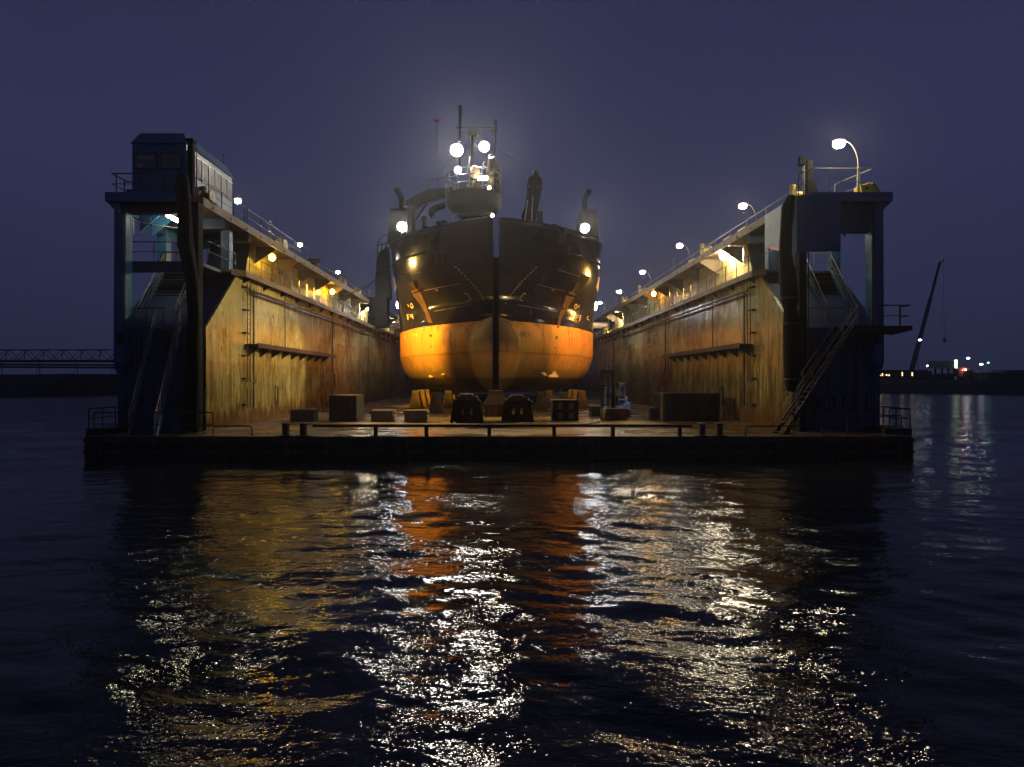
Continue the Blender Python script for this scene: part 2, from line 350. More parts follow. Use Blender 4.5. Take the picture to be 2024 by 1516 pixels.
# ------------------------------------------------------------------ water
def water():
    rng = np.random.RandomState(3)
    py = np.concatenate([np.linspace(1900, 1560, 40), np.linspace(1555, 900, 330), np.linspace(898, 765, 60)])
    D = CZ * F / (py - CY)
    D = np.concatenate([D, [400, 600, 1000, 2500]])
    u = np.linspace(-1, 1, 520)
    X = u[None, :] * (1.15 * D + 6)[:, None]; Y = np.repeat(D[:, None], len(u), 1)
    step = np.gradient(D)[:, None]
    Z = np.zeros_like(X)
    for i in range(90):
        lam = 0.42 * (16 ** (rng.rand()))           # .42 .. 6.7 m
        th = rng.normal(0.12, .58)
        k = 2*math.pi/lam
        slope = .0115 if lam < 2 else .0065
        kx, ky = k*math.sin(th), k*math.cos(th)
        fade = np.clip(lam/(2.2*step) - 1, 0, 1)
        fx = np.clip(lam/(2.2*((1.15*D+6)*2/520))[:, None] - 1, 0, 1) if abs(math.sin(th)) > .3 else 1
        ph = kx*X + ky*Y + rng.rand()*6.28 + .9*np.sin(.21*X + .13*Y + i) + .7*np.sin(.55*Y - .33*X + 2*i)
        a = slope/k * (1 + .6*np.sin(.17*X + .31*Y + i*1.7))
        Z += a*np.sin(ph)*fade*fx
    Z *= np.clip((900 - D)/600, 0, 1)[:, None]
    n, m = X.shape
    me = bpy.data.meshes.new('water')
    co = np.stack([X, Y, Z], -1).reshape(-1, 3)
    idx = np.arange(n*m).reshape(n, m)
    q = np.stack([idx[:-1,:-1], idx[:-1,1:], idx[1:,1:], idx[1:,:-1]], -1).reshape(-1, 4)
    me.vertices.add(len(co)); me.vertices.foreach_set('co', co.ravel())
    me.loops.add(q.size); me.loops.foreach_set('vertex_index', q.ravel())
    me.polygons.add(len(q)); me.polygons.foreach_set('loop_start', np.arange(0, q.size, 4)); me.polygons.foreach_set('loop_total', np.full(len(q), 4))
    me.polygons.foreach_set('use_smooth', np.ones(len(q), bool))
    me.update(calc_edges=True); me.validate()
    w = bpy.data.materials.new('harbour_water'); w.use_nodes = True
    nt = w.node_tree; N = nt.nodes; L = nt.links; P = N['Principled BSDF']
    P.inputs['Base Color'].default_value = (.013,.015,.020,1); P.inputs['IOR'].default_value = 1.33
    g = N.new('ShaderNodeTexCoord')
    mp = N.new('ShaderNodeMapping'); mp.inputs['Scale'].default_value = (.55, 1, 1); mp.inputs['Rotation'].default_value = (0,0,.15); L.new(g.outputs['Object'], mp.inputs[0])
    sy = N.new('ShaderNodeSeparateXYZ'); L.new(g.outputs['Object'], sy.inputs[0])
    rf = N.new('ShaderNodeMapRange'); L.new(sy.outputs['Y'], rf.inputs[0]); rf.inputs[1].default_value = 25; rf.inputs[2].default_value = 110; rf.inputs[3].default_value = .015; rf.inputs[4].default_value = .22
    L.new(rf.outputs[0], P.inputs['Roughness'])
    n1 = N.new('ShaderNodeTexNoise'); n1.inputs['Scale'].default_value = 3.9; n1.inputs['Detail'].default_value = 4; n1.inputs['Roughness'].default_value = .55; L.new(mp.outputs[0], n1.inputs['Vector'])
    n2 = N.new('ShaderNodeTexNoise'); n2.inputs['Scale'].default_value = .22; n2.inputs['Detail'].default_value = 3; L.new(mp.outputs[0], n2.inputs['Vector'])
    q = N.new('ShaderNodeMapRange'); L.new(n2.outputs['Fac'], q.inputs[0]); q.inputs[1].default_value = .38; q.inputs[2].default_value = .62; q.inputs[3].default_value = .35; q.inputs[4].default_value = 1.0
    b = N.new('ShaderNodeBump'); b.inputs['Distance'].default_value = .055; L.new(q.outputs[0], b.inputs['Strength']); L.new(n1.outputs['Fac'], b.inputs['Height'])
    L.new(b.outputs[0], P.inputs['Normal'])
    me.materials.append(w)
    o = bpy.data.objects.new('water', me); COL.objects.link(o); tag(o, 'dark rippled harbour water', 'water', kind='structure')
    o2 = MB().box(-2500, 2500, -600, 2500, -4, -.7).build('water_bed', w)
    tag(o2, 'deep dark water body', 'water', kind='structure')
water()

# ------------------------------------------------------------------ far banks
M['grass'] = mat('bank_grass', (.055,.045,.028), (.03,.026,.02), .95, bump=.15, scale=.6)
def bank():
    nx, ny = 260, 40
    xs = np.linspace(-420, 420, nx)
    vs = []; fs = []
    for i in range(ny):
        t = i/(ny-1); d = 30*t**1.3 + (900*max(0, t-.8)/.2 if t > .8 else 0)
        for j, x in enumerate(xs):
            if x < 0: edge = 124 + (x+105)*.55 if x > -105 else 124 + (x+105)*.25
            else: edge = 155 - (x-100)*.55 if x < 160 else 122
            if abs(x) < 100: edge = max(edge, 150)
            edge = min(edge, 165)
            top = 4.9 if x < 0 else 3.35
            h = -1 + (top+1)*min(1, (d/16))**.8
            h += .25*math.sin(x*.33+d)*math.sin(x*.11+d*.5)*min(1, d/10) + random.uniform(-.12, .12)
            vs.append((x, edge + d + .6*math.sin(x*.4), h))
    for i in range(ny-1):
        for j in range(nx-1):
            a = i*nx+j; fs.append((a, a+1, a+nx+1, a+nx))
    o = MB().add(vs, fs).build('river_bank', M['grass'], smooth=True)
    tag(o, 'low dark grassy bank across the water', 'bank', kind='structure')
bank()

# ------------------------------------------------------------------ floating dock
XI, XO, Y0, YE = 15.1, 19.65, 30.5, 120.0
ZD, ZM, ZS, ZT = 1.07, 6.39, 9.8, 13.1      # dock deck, mid landing, safety deck, top deck
dock = thing('floating_dock', (0, 27.5, 0), 'huge steel floating dock with two tall wing walls around the ship', 'floating dock')
MB().box(-19.3, 19.3, 27.5, YE, -1.5, ZD-.03).build('pontoon', M['dark'], dock, bevel=.05)
m = MB()
m.box(-19.3, 19.3, 27.44, 27.62, ZD-.26, ZD-.10); m.box(-19.3,19.3,27.42,27.60, .3,.42)
for i in range(14): m.box(-18.5+i*2.85, -18.4+i*2.85, 27.40, 27.46, -.3, ZD-.28)
m.build('edge_strip', M['rust'], dock)
MB().box(-19.25, 19.25, 27.52, YE, ZD-.028, ZD).build('deck', M['deck'], dock)
for s in (-1, 1):
    m = MB(); m.box(s*18.9, s*20.0, 28.6, 31.8, .55, ZD+.28); m.box(s*18.6, s*19.9, 31.9, 36, .5, ZD-.04)
    m.build('sponson', M['dark'], dock, bevel=.04)
def plating(side, xin, prof, y1, z0, z1, m_, name, pitch=.78, amp=.04):
    # inner skin of a wing wall: thin plate hungry-horse dented between its frames
    ny = int((y1 - min(p[0] for p in prof)) / (pitch/6)); nz = 26
    ny = min(ny, 640)
    vs = []; fs = []
    def ystart(z):
        for (ya, za), (yb, zb) in zip(prof, prof[1:]):
            if za <= z <= zb + 1e-6: return ya + (yb-ya)*(z-za)/(zb-za)
        return prof[-1][0]
    rnd = np.random.RandomState(5 + int(side)); amps = rnd.uniform(.3, 1.2, 400)
    for k in range(nz+1):
        z = z0 + (z1-z0)*k/nz; ys = ystart(z)
        for i in range(ny+1):
            y = ys + (y1-ys)*i/ny
            c = (y/pitch); dent = abs(math.sin(math.pi*c))**.8 * amps[int(c) % 400] * amp
            band = (z-z0)/(z1-z0); dent *= (.35 + .65*abs(math.sin(band*math.pi*3)))
            if i == 0 or k == 0 or k == nz: dent = 0
            vs.append((side*(xin + dent), y, z))
    w = ny+1
    for k in range(nz):
        for i in range(ny): a = k*w+i; fs.append((a, a+1, a+w+1, a+w))
    mb = MB().add(vs, fs)
    o = mb.build(name, m_, dock, smooth=True)
    return o
for s in (-1, 1):
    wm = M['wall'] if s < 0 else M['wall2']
    pr = [(Y0, ZD), (Y0, ZM), (34.2, ZS)]
    MB().prism([(s*(XI+.1), y, z) for y, z in pr + [(YE, ZS), (YE, ZD)]], (s*(XO-XI-.1), 0, 0)).build('wing_wall', M['navy'], dock)
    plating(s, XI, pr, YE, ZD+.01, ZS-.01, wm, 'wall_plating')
    m = MB()                                                       # plate edge at the front, closing the skin
    m.prism([(s*(XI-.012), Y0-.03, ZD+.01), (s*(XI-.012), Y0-.03, ZM+.02), (s*(XI-.012), 34.15, ZS+.01), (s*(XI-.012), 34.45, ZS+.01), (s*(XI-.012), Y0+.22, ZM), (s*(XI-.012), Y0+.22, ZD+.01)], (s*.13, 0, 0))
    m.build('wall_edge_plate', wm, dock)
    # safety deck
    m = MB(); m.box(s*(XI-.55), s*17.4, 34.0, YE, ZS, ZS+.12)
    m.prism([(s*(XI-.55), 34.0, ZS), (s*(XI-.55), 34.0, ZS+.12), (s*XI, 33.4, ZS+.12), (s*XI, 33.4, ZS)], (s*2.3, 0, 0))
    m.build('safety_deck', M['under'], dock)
    m = MB(); m.box(s*(XI-.58), s*(XI-.5), 34.0, YE, ZS-.16, ZS+.17); m.prism([(s*(XI-.57), 34.0, ZS-.16), (s*(XI-.57), 34, ZS+.17), (s*(XI+.0), 33.38, ZS+.17), (s*(XI+.0), 33.38, ZS-.16)], (s*.06, .06, 0))
    m.build('safety_deck_edge', M['fascia'], dock)
    # upper wall
    pu = [(39.0, ZS+.12), (40.3, ZT-.15)]
    MB().prism([(s*17.0, y, z) for y, z in pu + [(YE, ZT-.15), (YE, ZS+.12)]], (s*2.6, 0, 0)).build('upper_wall', M['navy'], dock)
    plating(s, 16.9, pu, YE, ZS+.13, ZT-.16, M['wall'], 'upper_wall_plating', 1.5, .015)
    # top deck
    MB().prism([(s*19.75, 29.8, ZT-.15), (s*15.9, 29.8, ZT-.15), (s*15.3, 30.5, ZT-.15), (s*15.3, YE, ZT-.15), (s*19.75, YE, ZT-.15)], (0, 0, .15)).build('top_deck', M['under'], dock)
    m = MB()
    m.box(s*15.24, s*15.32, 30.5, YE, ZT-.42, ZT+.03)
    m.prism([(s*15.24, 30.5, ZT-.42), (s*15.24, 30.5, ZT+.03), (s*15.85, 29.74, ZT+.03), (s*15.85, 29.74, ZT-.42)], (s*.07, .03, 0))
    m.build('top_deck_edge', M['fascia'], dock)
    m = MB(); m.box(s*15.86, s*19.8, 29.72, 29.8, ZT-.42, ZT+.04); m.box(s*19.72, s*19.8, 29.8, YE, ZT-.42, ZT+.04)
    m.prism([(s*19.8, 29.9, ZT-.42), (s*19.2, 29.9, ZT-.42), (s*19.2, 29.9, ZT-.95), (s*19.45, 29.9, ZT-.8)], (0, .25, 0))
    m.build('top_deck_fascia', M['blue'], dock)
    m = MB(); m.box(s*15.7, s*19.35, 30.35, 30.75, ZT-(.85 if s < 0 else 1.8), ZT-.16); m.box(s*15.7, s*19.35, 33.9, 34.3, ZT-.75, ZT-.16); m.box(s*15.7, s*19.35, 37.0, 37.4, ZT-.75, ZT-.16)
    m.box(s*19.2, s*19.4, 30.76, 39, ZT-.8, ZT-.16)
    m.build('deck_beam', M['navy'] if s < 0 else M['navy'], dock)
    m = MB()
    for yy in (31.6, 32.7, 35.2): m.prism([(s*19.18, yy, ZT-.16), (s*19.18, yy, ZT-1.5), (s*17.6, yy, ZT-.16)], (0, .07, 0))
    m.prism([(s*19.15, 32.8, ZT-.2), (s*19.15, 36.5, ZT-.2), (s*19.15, 36.5, ZT-1.1), (s*19.15, 32.8, ZT-1.1)], (-s*.05, 0, 0))
    m.build('haunch_plate', M['blue'], dock)
    # columns of the open head
    MB().box(s*19.02, s*19.62, 30.15, 30.72, 4.6, ZT-.44).prism([(s*19.62, 30.15, 4.6), (s*19.02, 30.15, 4.6), (s*19.3, 30.4, 3.9), (s*19.62, 30.4, 3.9)], (0, .32, 0)).build('column', M['blue'], dock, bevel=.03)
    MB().box(s*19.05, s*19.6, 33.9, 34.4, ZS+.13, ZT-.77).build('column', M['blue'], dock, bevel=.03)
    MB().box(s*15.55, s*16.05, 34.1, 34.6, ZS+.13, ZT-.77).build('column', M['blue'], dock, bevel=.03)
    MB().box(s*15.12, s*15.5, 29.75, 30.25, ZD, ZT-.44).build('column', M['black'], dock, bevel=.03)
    # brackets under top deck and safety deck
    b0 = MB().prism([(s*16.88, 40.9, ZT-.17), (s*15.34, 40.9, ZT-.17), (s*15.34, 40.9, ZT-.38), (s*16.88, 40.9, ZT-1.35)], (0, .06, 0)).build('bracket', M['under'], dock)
    for i in range(1, 18):
        c = b0.copy(); COL.objects.link(c); c.parent = dock; c.location = (0, 4.4*i, 0)
    b0 = MB().prism([(s*(XI-.01), 34.9, ZS-.01), (s*(XI-.49), 34.9, ZS-.01), (s*(XI-.49), 34.9, ZS-.12), (s*(XI-.01), 34.9, ZS-.42)], (0, .05, 0)).build('deck_bracket', M['dark'], dock)
    for i in range(1, 28):
        c = b0.copy(); COL.objects.link(c); c.parent = dock; c.location = (0, 3.0*i, 0)
    # long shelf on the wall
    m = MB(); m.box(s*(XI-.75), s*(XI-.0), 35.2, 51.0, 5.74, 5.84); m.box(s*(XI-.78), s*(XI-.72), 35.2, 51.6, 5.62, 5.9)
    m.tube([(s*(XI-.6), 51.0, 5.8), (s*(XI-.6), 52.6, 5.75), (s*(XI-.3), 52.7, 5.7)], .07)
    m.build('wall_shelf', M['rust'], dock)
    b0 = MB().prism([(s*(XI-.01), 35.5, 5.73), (s*(XI-.7), 35.5, 5.73), (s*(XI-.7), 35.5, 5.62), (s*(XI-.01), 35.5, 5.1)], (0, .05, 0)).build('shelf_bracket', M['rust'], dock)
    for i in range(1, 9):
        c = b0.copy(); COL.objects.link(c); c.parent = dock; c.location = (0, 1.85*i, 0)
    # oval access cover
    pts = [(s*(XI-.03), 40.1+.26*math.cos(t), 2.65+(.36 if math.sin(t) > 0 else -.36)+.24*math.sin(t)) for t in [2*math.pi*k/24 for k in range(25)]]
    MB().tube(pts, .035, 6).build('access_cover', M['rust'], dock)
    # service pipes below the safety deck, downpipe and box
    m = MB()
    m.tube([(s*(XI-.28), 35.2, ZS-.75), (s*(XI-.3), 60, ZS-.78), (s*(XI-.28), 118, ZS-.75)], .07, 8)
    m.tube([(s*(XI-.12), 35.6, ZS-.95), (s*(XI-.14), 118, ZS-.95)], .04, 6)
    m.tube([(s*(XI-.12), 53.2, ZS-.3), (s*(XI-.12), 53.2, 4.4), (s*(XI-.12), 54.0, 4.2), (s*(XI-.12), 54.0, 3.0)], .06, 8)
    m.tube([(s*(XI-.1), 68, ZS-.3), (s*(XI-.1), 68, 2.0)], .05, 8)
    m.tube([(s*(XI-.1), 41.5, ZS-.3), (s*(XI-.1), 41.5, 6)], .035, 8)
    m.build('service_pipe', M['rust'], dock)
    # draught scale: ticks welded beside the ladder
    m = MB()
    for i in range(34): m.box(s*(XI-.03), s*(XI+.02), 36.45-.08, 36.45+.06, 2.2+i*.21, 2.28+i*.21)
    m.box(s*(XI-.012), s*(XI+.02), 36.45-.1, 36.45+.08, 2.1, 9.3)
    m.build('draught_scale', M['dark'], dock)
    # horizontal weld seams
    m = MB(); m.tube([(s*(XI-.005), 47, 3.0), (s*(XI-.005), 62, 3.0)], .02, 4); m.tube([(s*(XI-.005), 50, 7.0), (s*(XI-.005), 75, 7.0)], .02, 4)
    m.build('weld_seam', M['rust'], dock)
# sign strokes on the right bulkhead: two ovals and a 1
m = MB()
for cxp in (17.05, 18.0):
    m.tube([(cxp+.27*math.cos(t), Y0-.03, 2.55+.42*math.sin(t)) for t in [2*math.pi*k/20 for k in range(21)]], .035, 6)
m.box(18.9, 18.96, Y0-.05, Y0, 2.1, 3.0)
m.build('painted_number', M['black'], dock)
# raised landing on the outer right side
MB().box(17.3, 20.7, 29.6, 30.49, ZM-.05, ZM+.02).prism([(20.7, 29.6, ZM-.05), (20.7, 29.6, ZM-.2), (19.7, 29.6, ZM-.45), (17.3, 29.6, ZM-.2), (17.3, 29.6, ZM-.05)], (0,.08,0)).build('side_landing', M['dark'], dock)
# left front head platform
m = MB(); m.box(-19.4, -15.6, 30.9, 31.2, ZS-.45, ZS+.1); m.box(-17.0, -15.6, 31.2, 34.2, ZS-.1, ZS+.08); m.box(-19.4, -17.0, 33.7, 34.2, ZS-.1, ZS+.08)
m.build('head_platform', M['navy'], dock)
MB().box(15.7, 19.4, 33.7, 34.2, ZS+.0, ZS+.11).build('head_platform', M['navy'], dock)

# conduits, junction boxes and small fittings of the open wing heads
for s in (-1, 1):
    m = MB()
    for x, y in ((s*19.1, 30.1), (s*15.6, 29.8)): m.tube([(x, y, ZD+.3), (x, y, ZT-.5)], .03, 6)
    m.tube([(s*17.6, 30.28, ZT-.7), (s*15.6, 30.28, ZT-.7), (s*15.6, 30.28, 10.2)], .03, 6)
    m.tube([(s*16.2, Y0-.06, 1.2), (s*16.2, Y0-.06, ZM)], .045, 6); m.tube([(s*18.4, Y0-.05, 1.2), (s*18.4, Y0-.05, ZM)], .03, 6)
    m.build('conduit', M['rust'], dock)
    MB().box(s*16.4, s*16.75, Y0-.2, Y0-.01, 2.3, 2.85).build('junction_box', M['railblack'], dock, bevel=.015)
    MB().box(s*19.1, s*19.4, 29.98, 30.13, 5.6, 6.1).build('junction_box', M['railblack'], dock, bevel=.015)
    m = MB()                                                    # stiffeners on the head bulkhead
    for k in range(6): m.box(s*(15.6+k*.72), s*(15.64+k*.72), Y0-.05, Y0-.002, 1.2, ZM-.1)
    m.box(s*15.3, s*19.5, Y0-.07, Y0-.051, ZM-.22, ZM-.12); m.build('stiffener', M['navy'], dock)
    m = MB(); m.tube([(s*18.9, 30.6, ZT-1.0), (s*18.9, 30.6, ZT-1.9), (s*18.3, 30.6, ZT-1.9), (s*18.0, 30.6, ZT-1.0)], .022, 5); m.tube([(s*18.9, 30.6, ZT-1.2), (s*16.2, 33.0, ZT-1.2)], .02, 5)
    m.build('hanging_frame', M['rail'], dock)
    m = MB()                                                    # bolts / pad eyes on the deck edge
    for k in range(12): m.box(s*(15.2), s*(15.25), 31.5+k*2.1, 31.62+k*2.1, ZT-.34, ZT-.2)
    m.build('pad_eye', M['dark'], dock)
# ------------------------------------------------------------------ railings
def railing(path, label, h=1.05, spacing=1.9, m_=None, group=None, mid=2, r=.028, name='railing'):
    m_ = m_ or M['rail']; path = [Vector(p) for p in path]
    t = thing(name, path[0], label, 'railing', group)
    mb = MB(); mb.tube([p + Vector((0,0,h)) for p in path], r*1.15, 6); mb.build('handrail', m_, t)
    if mid:
        mb = MB()
        for k in range(1, mid): mb.tube([p + Vector((0,0,h*k/mid)) for p in path], r*.75, 5)
        if mid > 1: mb.build('middle_rail', m_, t)
    base = None
    seglen = [(b-a).length for a, b in zip(path, path[1:])]
    tot = sum(seglen); n = max(1, round(tot/spacing)); cnt = 0
    for i in range(n+1):
        d = tot*i/n; acc = 0
        for (a, b), l in zip(zip(path, path[1:]), seglen):
            if d <= acc + l + 1e-6: p = a + (b-a)*((d-acc)/l if l else 0); break
            acc += l
        if base is None:
            base = MB().tube([p, p + Vector((0,0,h))], r, 6).build('post', m_, t)
        else:
            c = base.copy(); COL.objects.link(c); c.parent = t; c.location = p - path[0]
    return t
RG = 'railings along the dock'
for s, nm in ((-1, 'left'), (1, 'right')):
    railing([(s*(XI-.5), 34.6, ZS+.12), (s*(XI-.5), 118, ZS+.12)], f'long two bar railing on the walkway halfway up the {nm} wing wall', group=RG, spacing=1.75, m_=M['railblack'])  # backlit rails: their shade is put into the darker steel colour
railing([(-15.4, 36.2, ZT), (-15.4, 48.2, ZT)], 'short upper railing on the left top deck behind the control cabin', group=RG, m_=M['railblack'])
railing([(-15.4, 52, ZT), (-15.4, 118, ZT)], 'low railing running far along the left top deck edge', group=RG, h=.55, spacing=2.6, mid=1)
railing([(15.4, 31.5, ZT), (15.4, 118, ZT)], 'low railing running along the whole right top deck edge', group=RG, h=.5, spacing=2.6, mid=1)
railing([(-16.9, 29.95, ZT), (-19.6, 29.95, ZT), (-19.6, 31.2, ZT), (-18.6, 31.2, ZT)], 'dark railing at the outer corner of the left top deck beside the cabin', group=RG, m_=M['railblack'], spacing=1.3)
railing([(-15.95, 30.2, ZT), (-15.45, 31.0, ZT), (-15.4, 35.8, ZT)], 'dark railing beside the long windows of the control cabin', group=RG, m_=M['railblack'], spacing=1.6)
railing([(15.5, 30.6, ZT), (15.95, 29.95, ZT), (18.9, 29.95, ZT), (18.4, 32.4, ZT)], 'railing at the head of the right wing round the mast', group=RG, spacing=1.5, h=1.3)
railing([(-19.35, 31.0, ZM), (-17.4, 30.7, ZM)], 'small dark railing at the foot of the upper left stairs', group=RG, m_=M['railblack'], spacing=1.2)
railing([(15.6, 30.6, ZM), (18.2, 30.6, ZM)], 'railing before the pale sloping bulkhead on the right wing landing', group=RG, spacing=1.3, m_=M['rail'])
railing([(18.9, 29.65, ZM), (20.6, 29.65, ZM), (20.6, 30.4, ZM)], 'railing round the landing that juts out of the right wing', group=RG, spacing=1.1, m_=M['railblack'])
railing([(-19.3, 31.05, ZS+.1), (-15.7, 31.05, ZS+.1)], 'railing on the dark platform under the lit tube lamp', group=RG, spacing=1.2, m_=M['railblack'])
railing([(-17.2, 31.4, ZS+.1), (-17.2, 33.6, ZS+.1), (-19.2, 33.7, ZS+.1)], 'inner railing round the stair opening on the left head platform', group=RG, spacing=1.0, m_=M['railblack'])
railing([(-15.2, 30.9, ZS+.1), (-15.15, 34.0, ZS+.1)], 'railing linking the left head platform to the walkway', group=RG, spacing=1.5, m_=M['railblack'])
railing([(15.3, 31.2, ZS+.1), (15.3, 34.2, ZS+.1)], 'railing linking the curved shield to the right walkway', group=RG, spacing=1.5, m_=M['railblack'])
railing([(17.0, 34.0, ZS+.12), (19.2, 34.0, ZS+.12)], 'railing at the head of the upper right stairs', group=RG, spacing=1.0)
railing([(-19.0, 27.75, ZD), (-13.4, 27.75, ZD)], 'dark railing on the left front corner of the pontoon', group=RG, spacing=2.4, m_=M['railblack'], h=1.1)
railing([(13.9, 27.9, ZD), (19.0, 27.9, ZD)], 'dark railing on the right front corner of the pontoon', group=RG, spacing=2.4, m_=M['railblack'], h=.95)
railing([(-19.9, 28.7, ZD+.28), (-19.9, 31.7, ZD+.28), (-18.9, 31.75, ZD+.28)], 'dark railing round the left side sponson', group=RG, spacing=.9, m_=M['railblack'], h=.95)
railing([(18.95, 28.7, ZD+.28), (19.95, 28.7, ZD+.28), (19.95, 31.7, ZD+.28)], 'dark railing round the right side sponson', group=RG, spacing=.9, m_=M['railblack'], h=.95)
for s, nm in ((-1, 'left'), (1, 'right')):
    t = thing('hoop_rail', (s*12.0, 27.8, ZD), f'low bent pipe rail with a rounded end on the {nm} part of the deck edge', 'rail', 'low deck edge hoops')
    x0, x1 = s*11.6, s*15.2
    MB().tube([(x0, 27.8, ZD), (x0, 27.8, ZD+.32), (x0+s*.06, 27.8, ZD+.42), (x0+s*.18, 27.8, ZD+.46), (x1, 27.8, ZD+.46)], .035, 8).build('hoop', M['railblack'], t)
    MB().tube([(x1, 27.8, ZD), (x1, 27.8, ZD+.46)], .035, 8).build('post', M['railblack'], t)
# front fender rail
t = thing('guard_rail', (0, 27.7, ZD), 'long low black guard rail with stout posts along the front deck edge', 'guard rail')
MB().box(-8.7, 9.05, 27.62, 27.76, ZD+.42, ZD+.55).build('top_bar', M['dark'], t, bevel=.01)
for xp in (743, 843, 967, 1095, 1211, 1343):
    x = (xp-CX)/42.2; MB().box(x-.085, x+.085, 27.6, 27.78, ZD, ZD+.42).build('post', M['dark'], t)
# mooring bollards
def bollard(x, y, label):
    t = thing('bollard', (x, y, ZD), label, 'bollard', 'mooring bollards on the front deck edge')
    MB().lathe((x, y, ZD), [(.30, 0), (.30, .04), (.17, .06), (.17, .50), (.2, .53), (.2, .60), (.16, .62)], 20).build('post', M['dark'], t, smooth=True)
    MB().box(x-.36, x+.36, y-.2, y+.2, ZD, ZD+.02).build('base_plate', M['dark'], t)
bollard((565-CX)/42.2, 27.7, 'black bollard farthest left on the front deck edge')
bollard((600-CX)/42.2, 27.7, 'black bollard just left of the long guard rail')
bollard((1387-CX)/42.2, 27.7, 'black bollard just right of the long guard rail')
bollard((1421-CX)/42.2, 27.7, 'black bollard farthest right on the front deck edge')

# ------------------------------------------------------------------ stairs
def stairs(a, b, side, width, label, n=22, m_=None, tm=None):
    a, b, side = Vector(a), Vector(b), Vector(side).normalized()
    m_ = m_ or M['blue']; tm = tm or M['dark']
    t = thing('staircase', a, label, 'staircase', 'steel stairs at the ends of the wing walls')
    up = Vector((0,0,1)); run = (b-a); fw = Vector((run.x, run.y, 0)).normalized()
    for k in (0, 1):
        o = side*width*k
        MB().prism([a+o-up*.02, a+o+fw*.28, b+o+fw*.1, b+o-fw*.22], side*.05).build('stringer', m_, t)
        mb = MB(); q = side*(width*k+.02)
        mb.tube([a+q+up*.95, b+q+up*.95], .03, 6); mb.tube([a+q+up*.5, b+q+up*.5], .02, 5)
        for j in range(6): p = a + run*(j/5) + q; mb.tube([p, p+up*.95], .025, 5)
        mb.build('handrail', M['rail'], t)
    base = None
    for i in range(n):
        p = a + run*((i+.5)/n)
        if base is None:
            p0 = p
            q = [p + side*.05, p + side*width, p + side*width + fw*.24, p + side*.05 + fw*.24]
            base = MB().prism(q, -up*.035).build('tread', tm, t)
        else:
            c = base.copy(); COL.objects.link(c); c.parent = t; c.location = p - p0
    return t
stairs((-17.5, 27.9, ZD), (-17.6, 30.3, ZM), (1,0,0), 1.25, 'steep dark lower stairs up the front of the left wing', 20, M['blue'])
stairs((-19.1, 31.1, ZM), (-19.1, 33.7, ZS+.1), (1,0,0), 1.95, 'upper stairs of the left wing rising under the dark platform', 15, M['blue_pale'], M['rust'])
stairs((13.6, 29.35, ZD), (17.5, 29.75, ZM), (0,-1,0), .9, 'dark lower stairs slanting across the front of the right wing', 22, M['dark'])
stairs((17.4, 31.1, ZM), (17.4, 33.7, ZS+.1), (1,0,0), 1.5, 'upper stairs of the right wing with pale side plates', 16, M['blue_pale'], M['rust'])

# ------------------------------------------------------------------ wall ladders
def ladder(s, y, z0, z1, label):
    t = thing('ladder', (s*(XI-.1), y, z0), label, 'ladder', 'ladders fixed to the wing walls')
    x = s*(XI-.22); w = .2
    for dy in (-w, w): MB().tube([(x, y+dy, z0), (x, y+dy, z1)], .03, 6).build('stile', M['dark'], t)
    mb = MB(); z = z0+.15
    while z < z1: mb.tube([(x, y-w, z), (x, y+w, z)], .016, 5); z += .3
    mb.build('rung', M['dark'], t)['kind'] = 'stuff'
    z = z0+.2
    while z < z1: MB().box(s*(XI), x, y-w-.25, y+w+.02, z, z+.07).build('stand_off', M['dark'], t); z += 1.35
for s, nm in ((-1, 'left'), (1, 'right')):
    ladder(s, 35.2, 3.55, 9.4, f'long dark ladder down the front of the {nm} wing wall')
    ladder(s, 35.2, 2.0, 3.15, f'short bottom ladder piece below the long ladder on the {nm} wing wall')
    ladder(s, 77, 2.0, 9.4, f'distant ladder on the {nm} wing wall close to the ship side')

# ------------------------------------------------------------------ control cabin
t = thing('control_cabin', (-17.3, 31, ZT), 'blue control cabin with a sloped roof on the left wing head', 'cabin')
x0, x1, ya, yb, zb, ze, zr = -18.75, -15.98, 30.25, 35.4, ZT+.01, ZT+2.68, ZT+3.32
MB().box(x0, x1, ya, yb, zb, ze).build('wall', M['blue'], t)
MB().add([(x0-.06,ya-.06,ze),(x1+.06,ya-.06,ze),(x1+.06,yb+.06,ze),(x0-.06,yb+.06,ze),(x0+.25,ya+.25,zr),(x1-.25,ya+.25,zr),(x1-.25,yb-.1,zr),(x0+.25,yb-.1,zr)],
         [(0,3,2,1),(4,5,6,7),(0,1,5,4),(1,2,6,5),(2,3,7,6),(3,0,4,7)]).build('roof', M['blue'], t)
for a, b in ((x0+.22, x0+1.22), (x0+1.5, x0+2.5)):
    w = MB().box(a, b, ya-.03, ya+.02, zb+1.4, zb+2.15).build('window', M['browngl'], t)
    fm = MB()
    fm.box(a-.05,b+.05,ya-.05,ya-.0,zb+2.152,zb+2.2); fm.box(a-.05,b+.05,ya-.05,ya-.0,zb+1.35,zb+1.398); fm.box(a-.05,a-.002,ya-.05,ya,zb+1.4,zb+2.15); fm.box(b+.002,b+.05,ya-.05,ya,zb+1.4,zb+2.15)
    fm.build('frame', M['navy'], w)
MB().box(x0+.3, x0+1.1, ya-.045, ya-.031, zb+1.9, zb+2.0).build('blind', M['pipe'], t)
MB().box(x0+.26, x0+.5, ya-.045, ya-.031, zb+1.45, zb+1.62).build('paper', M['pipe'], t)
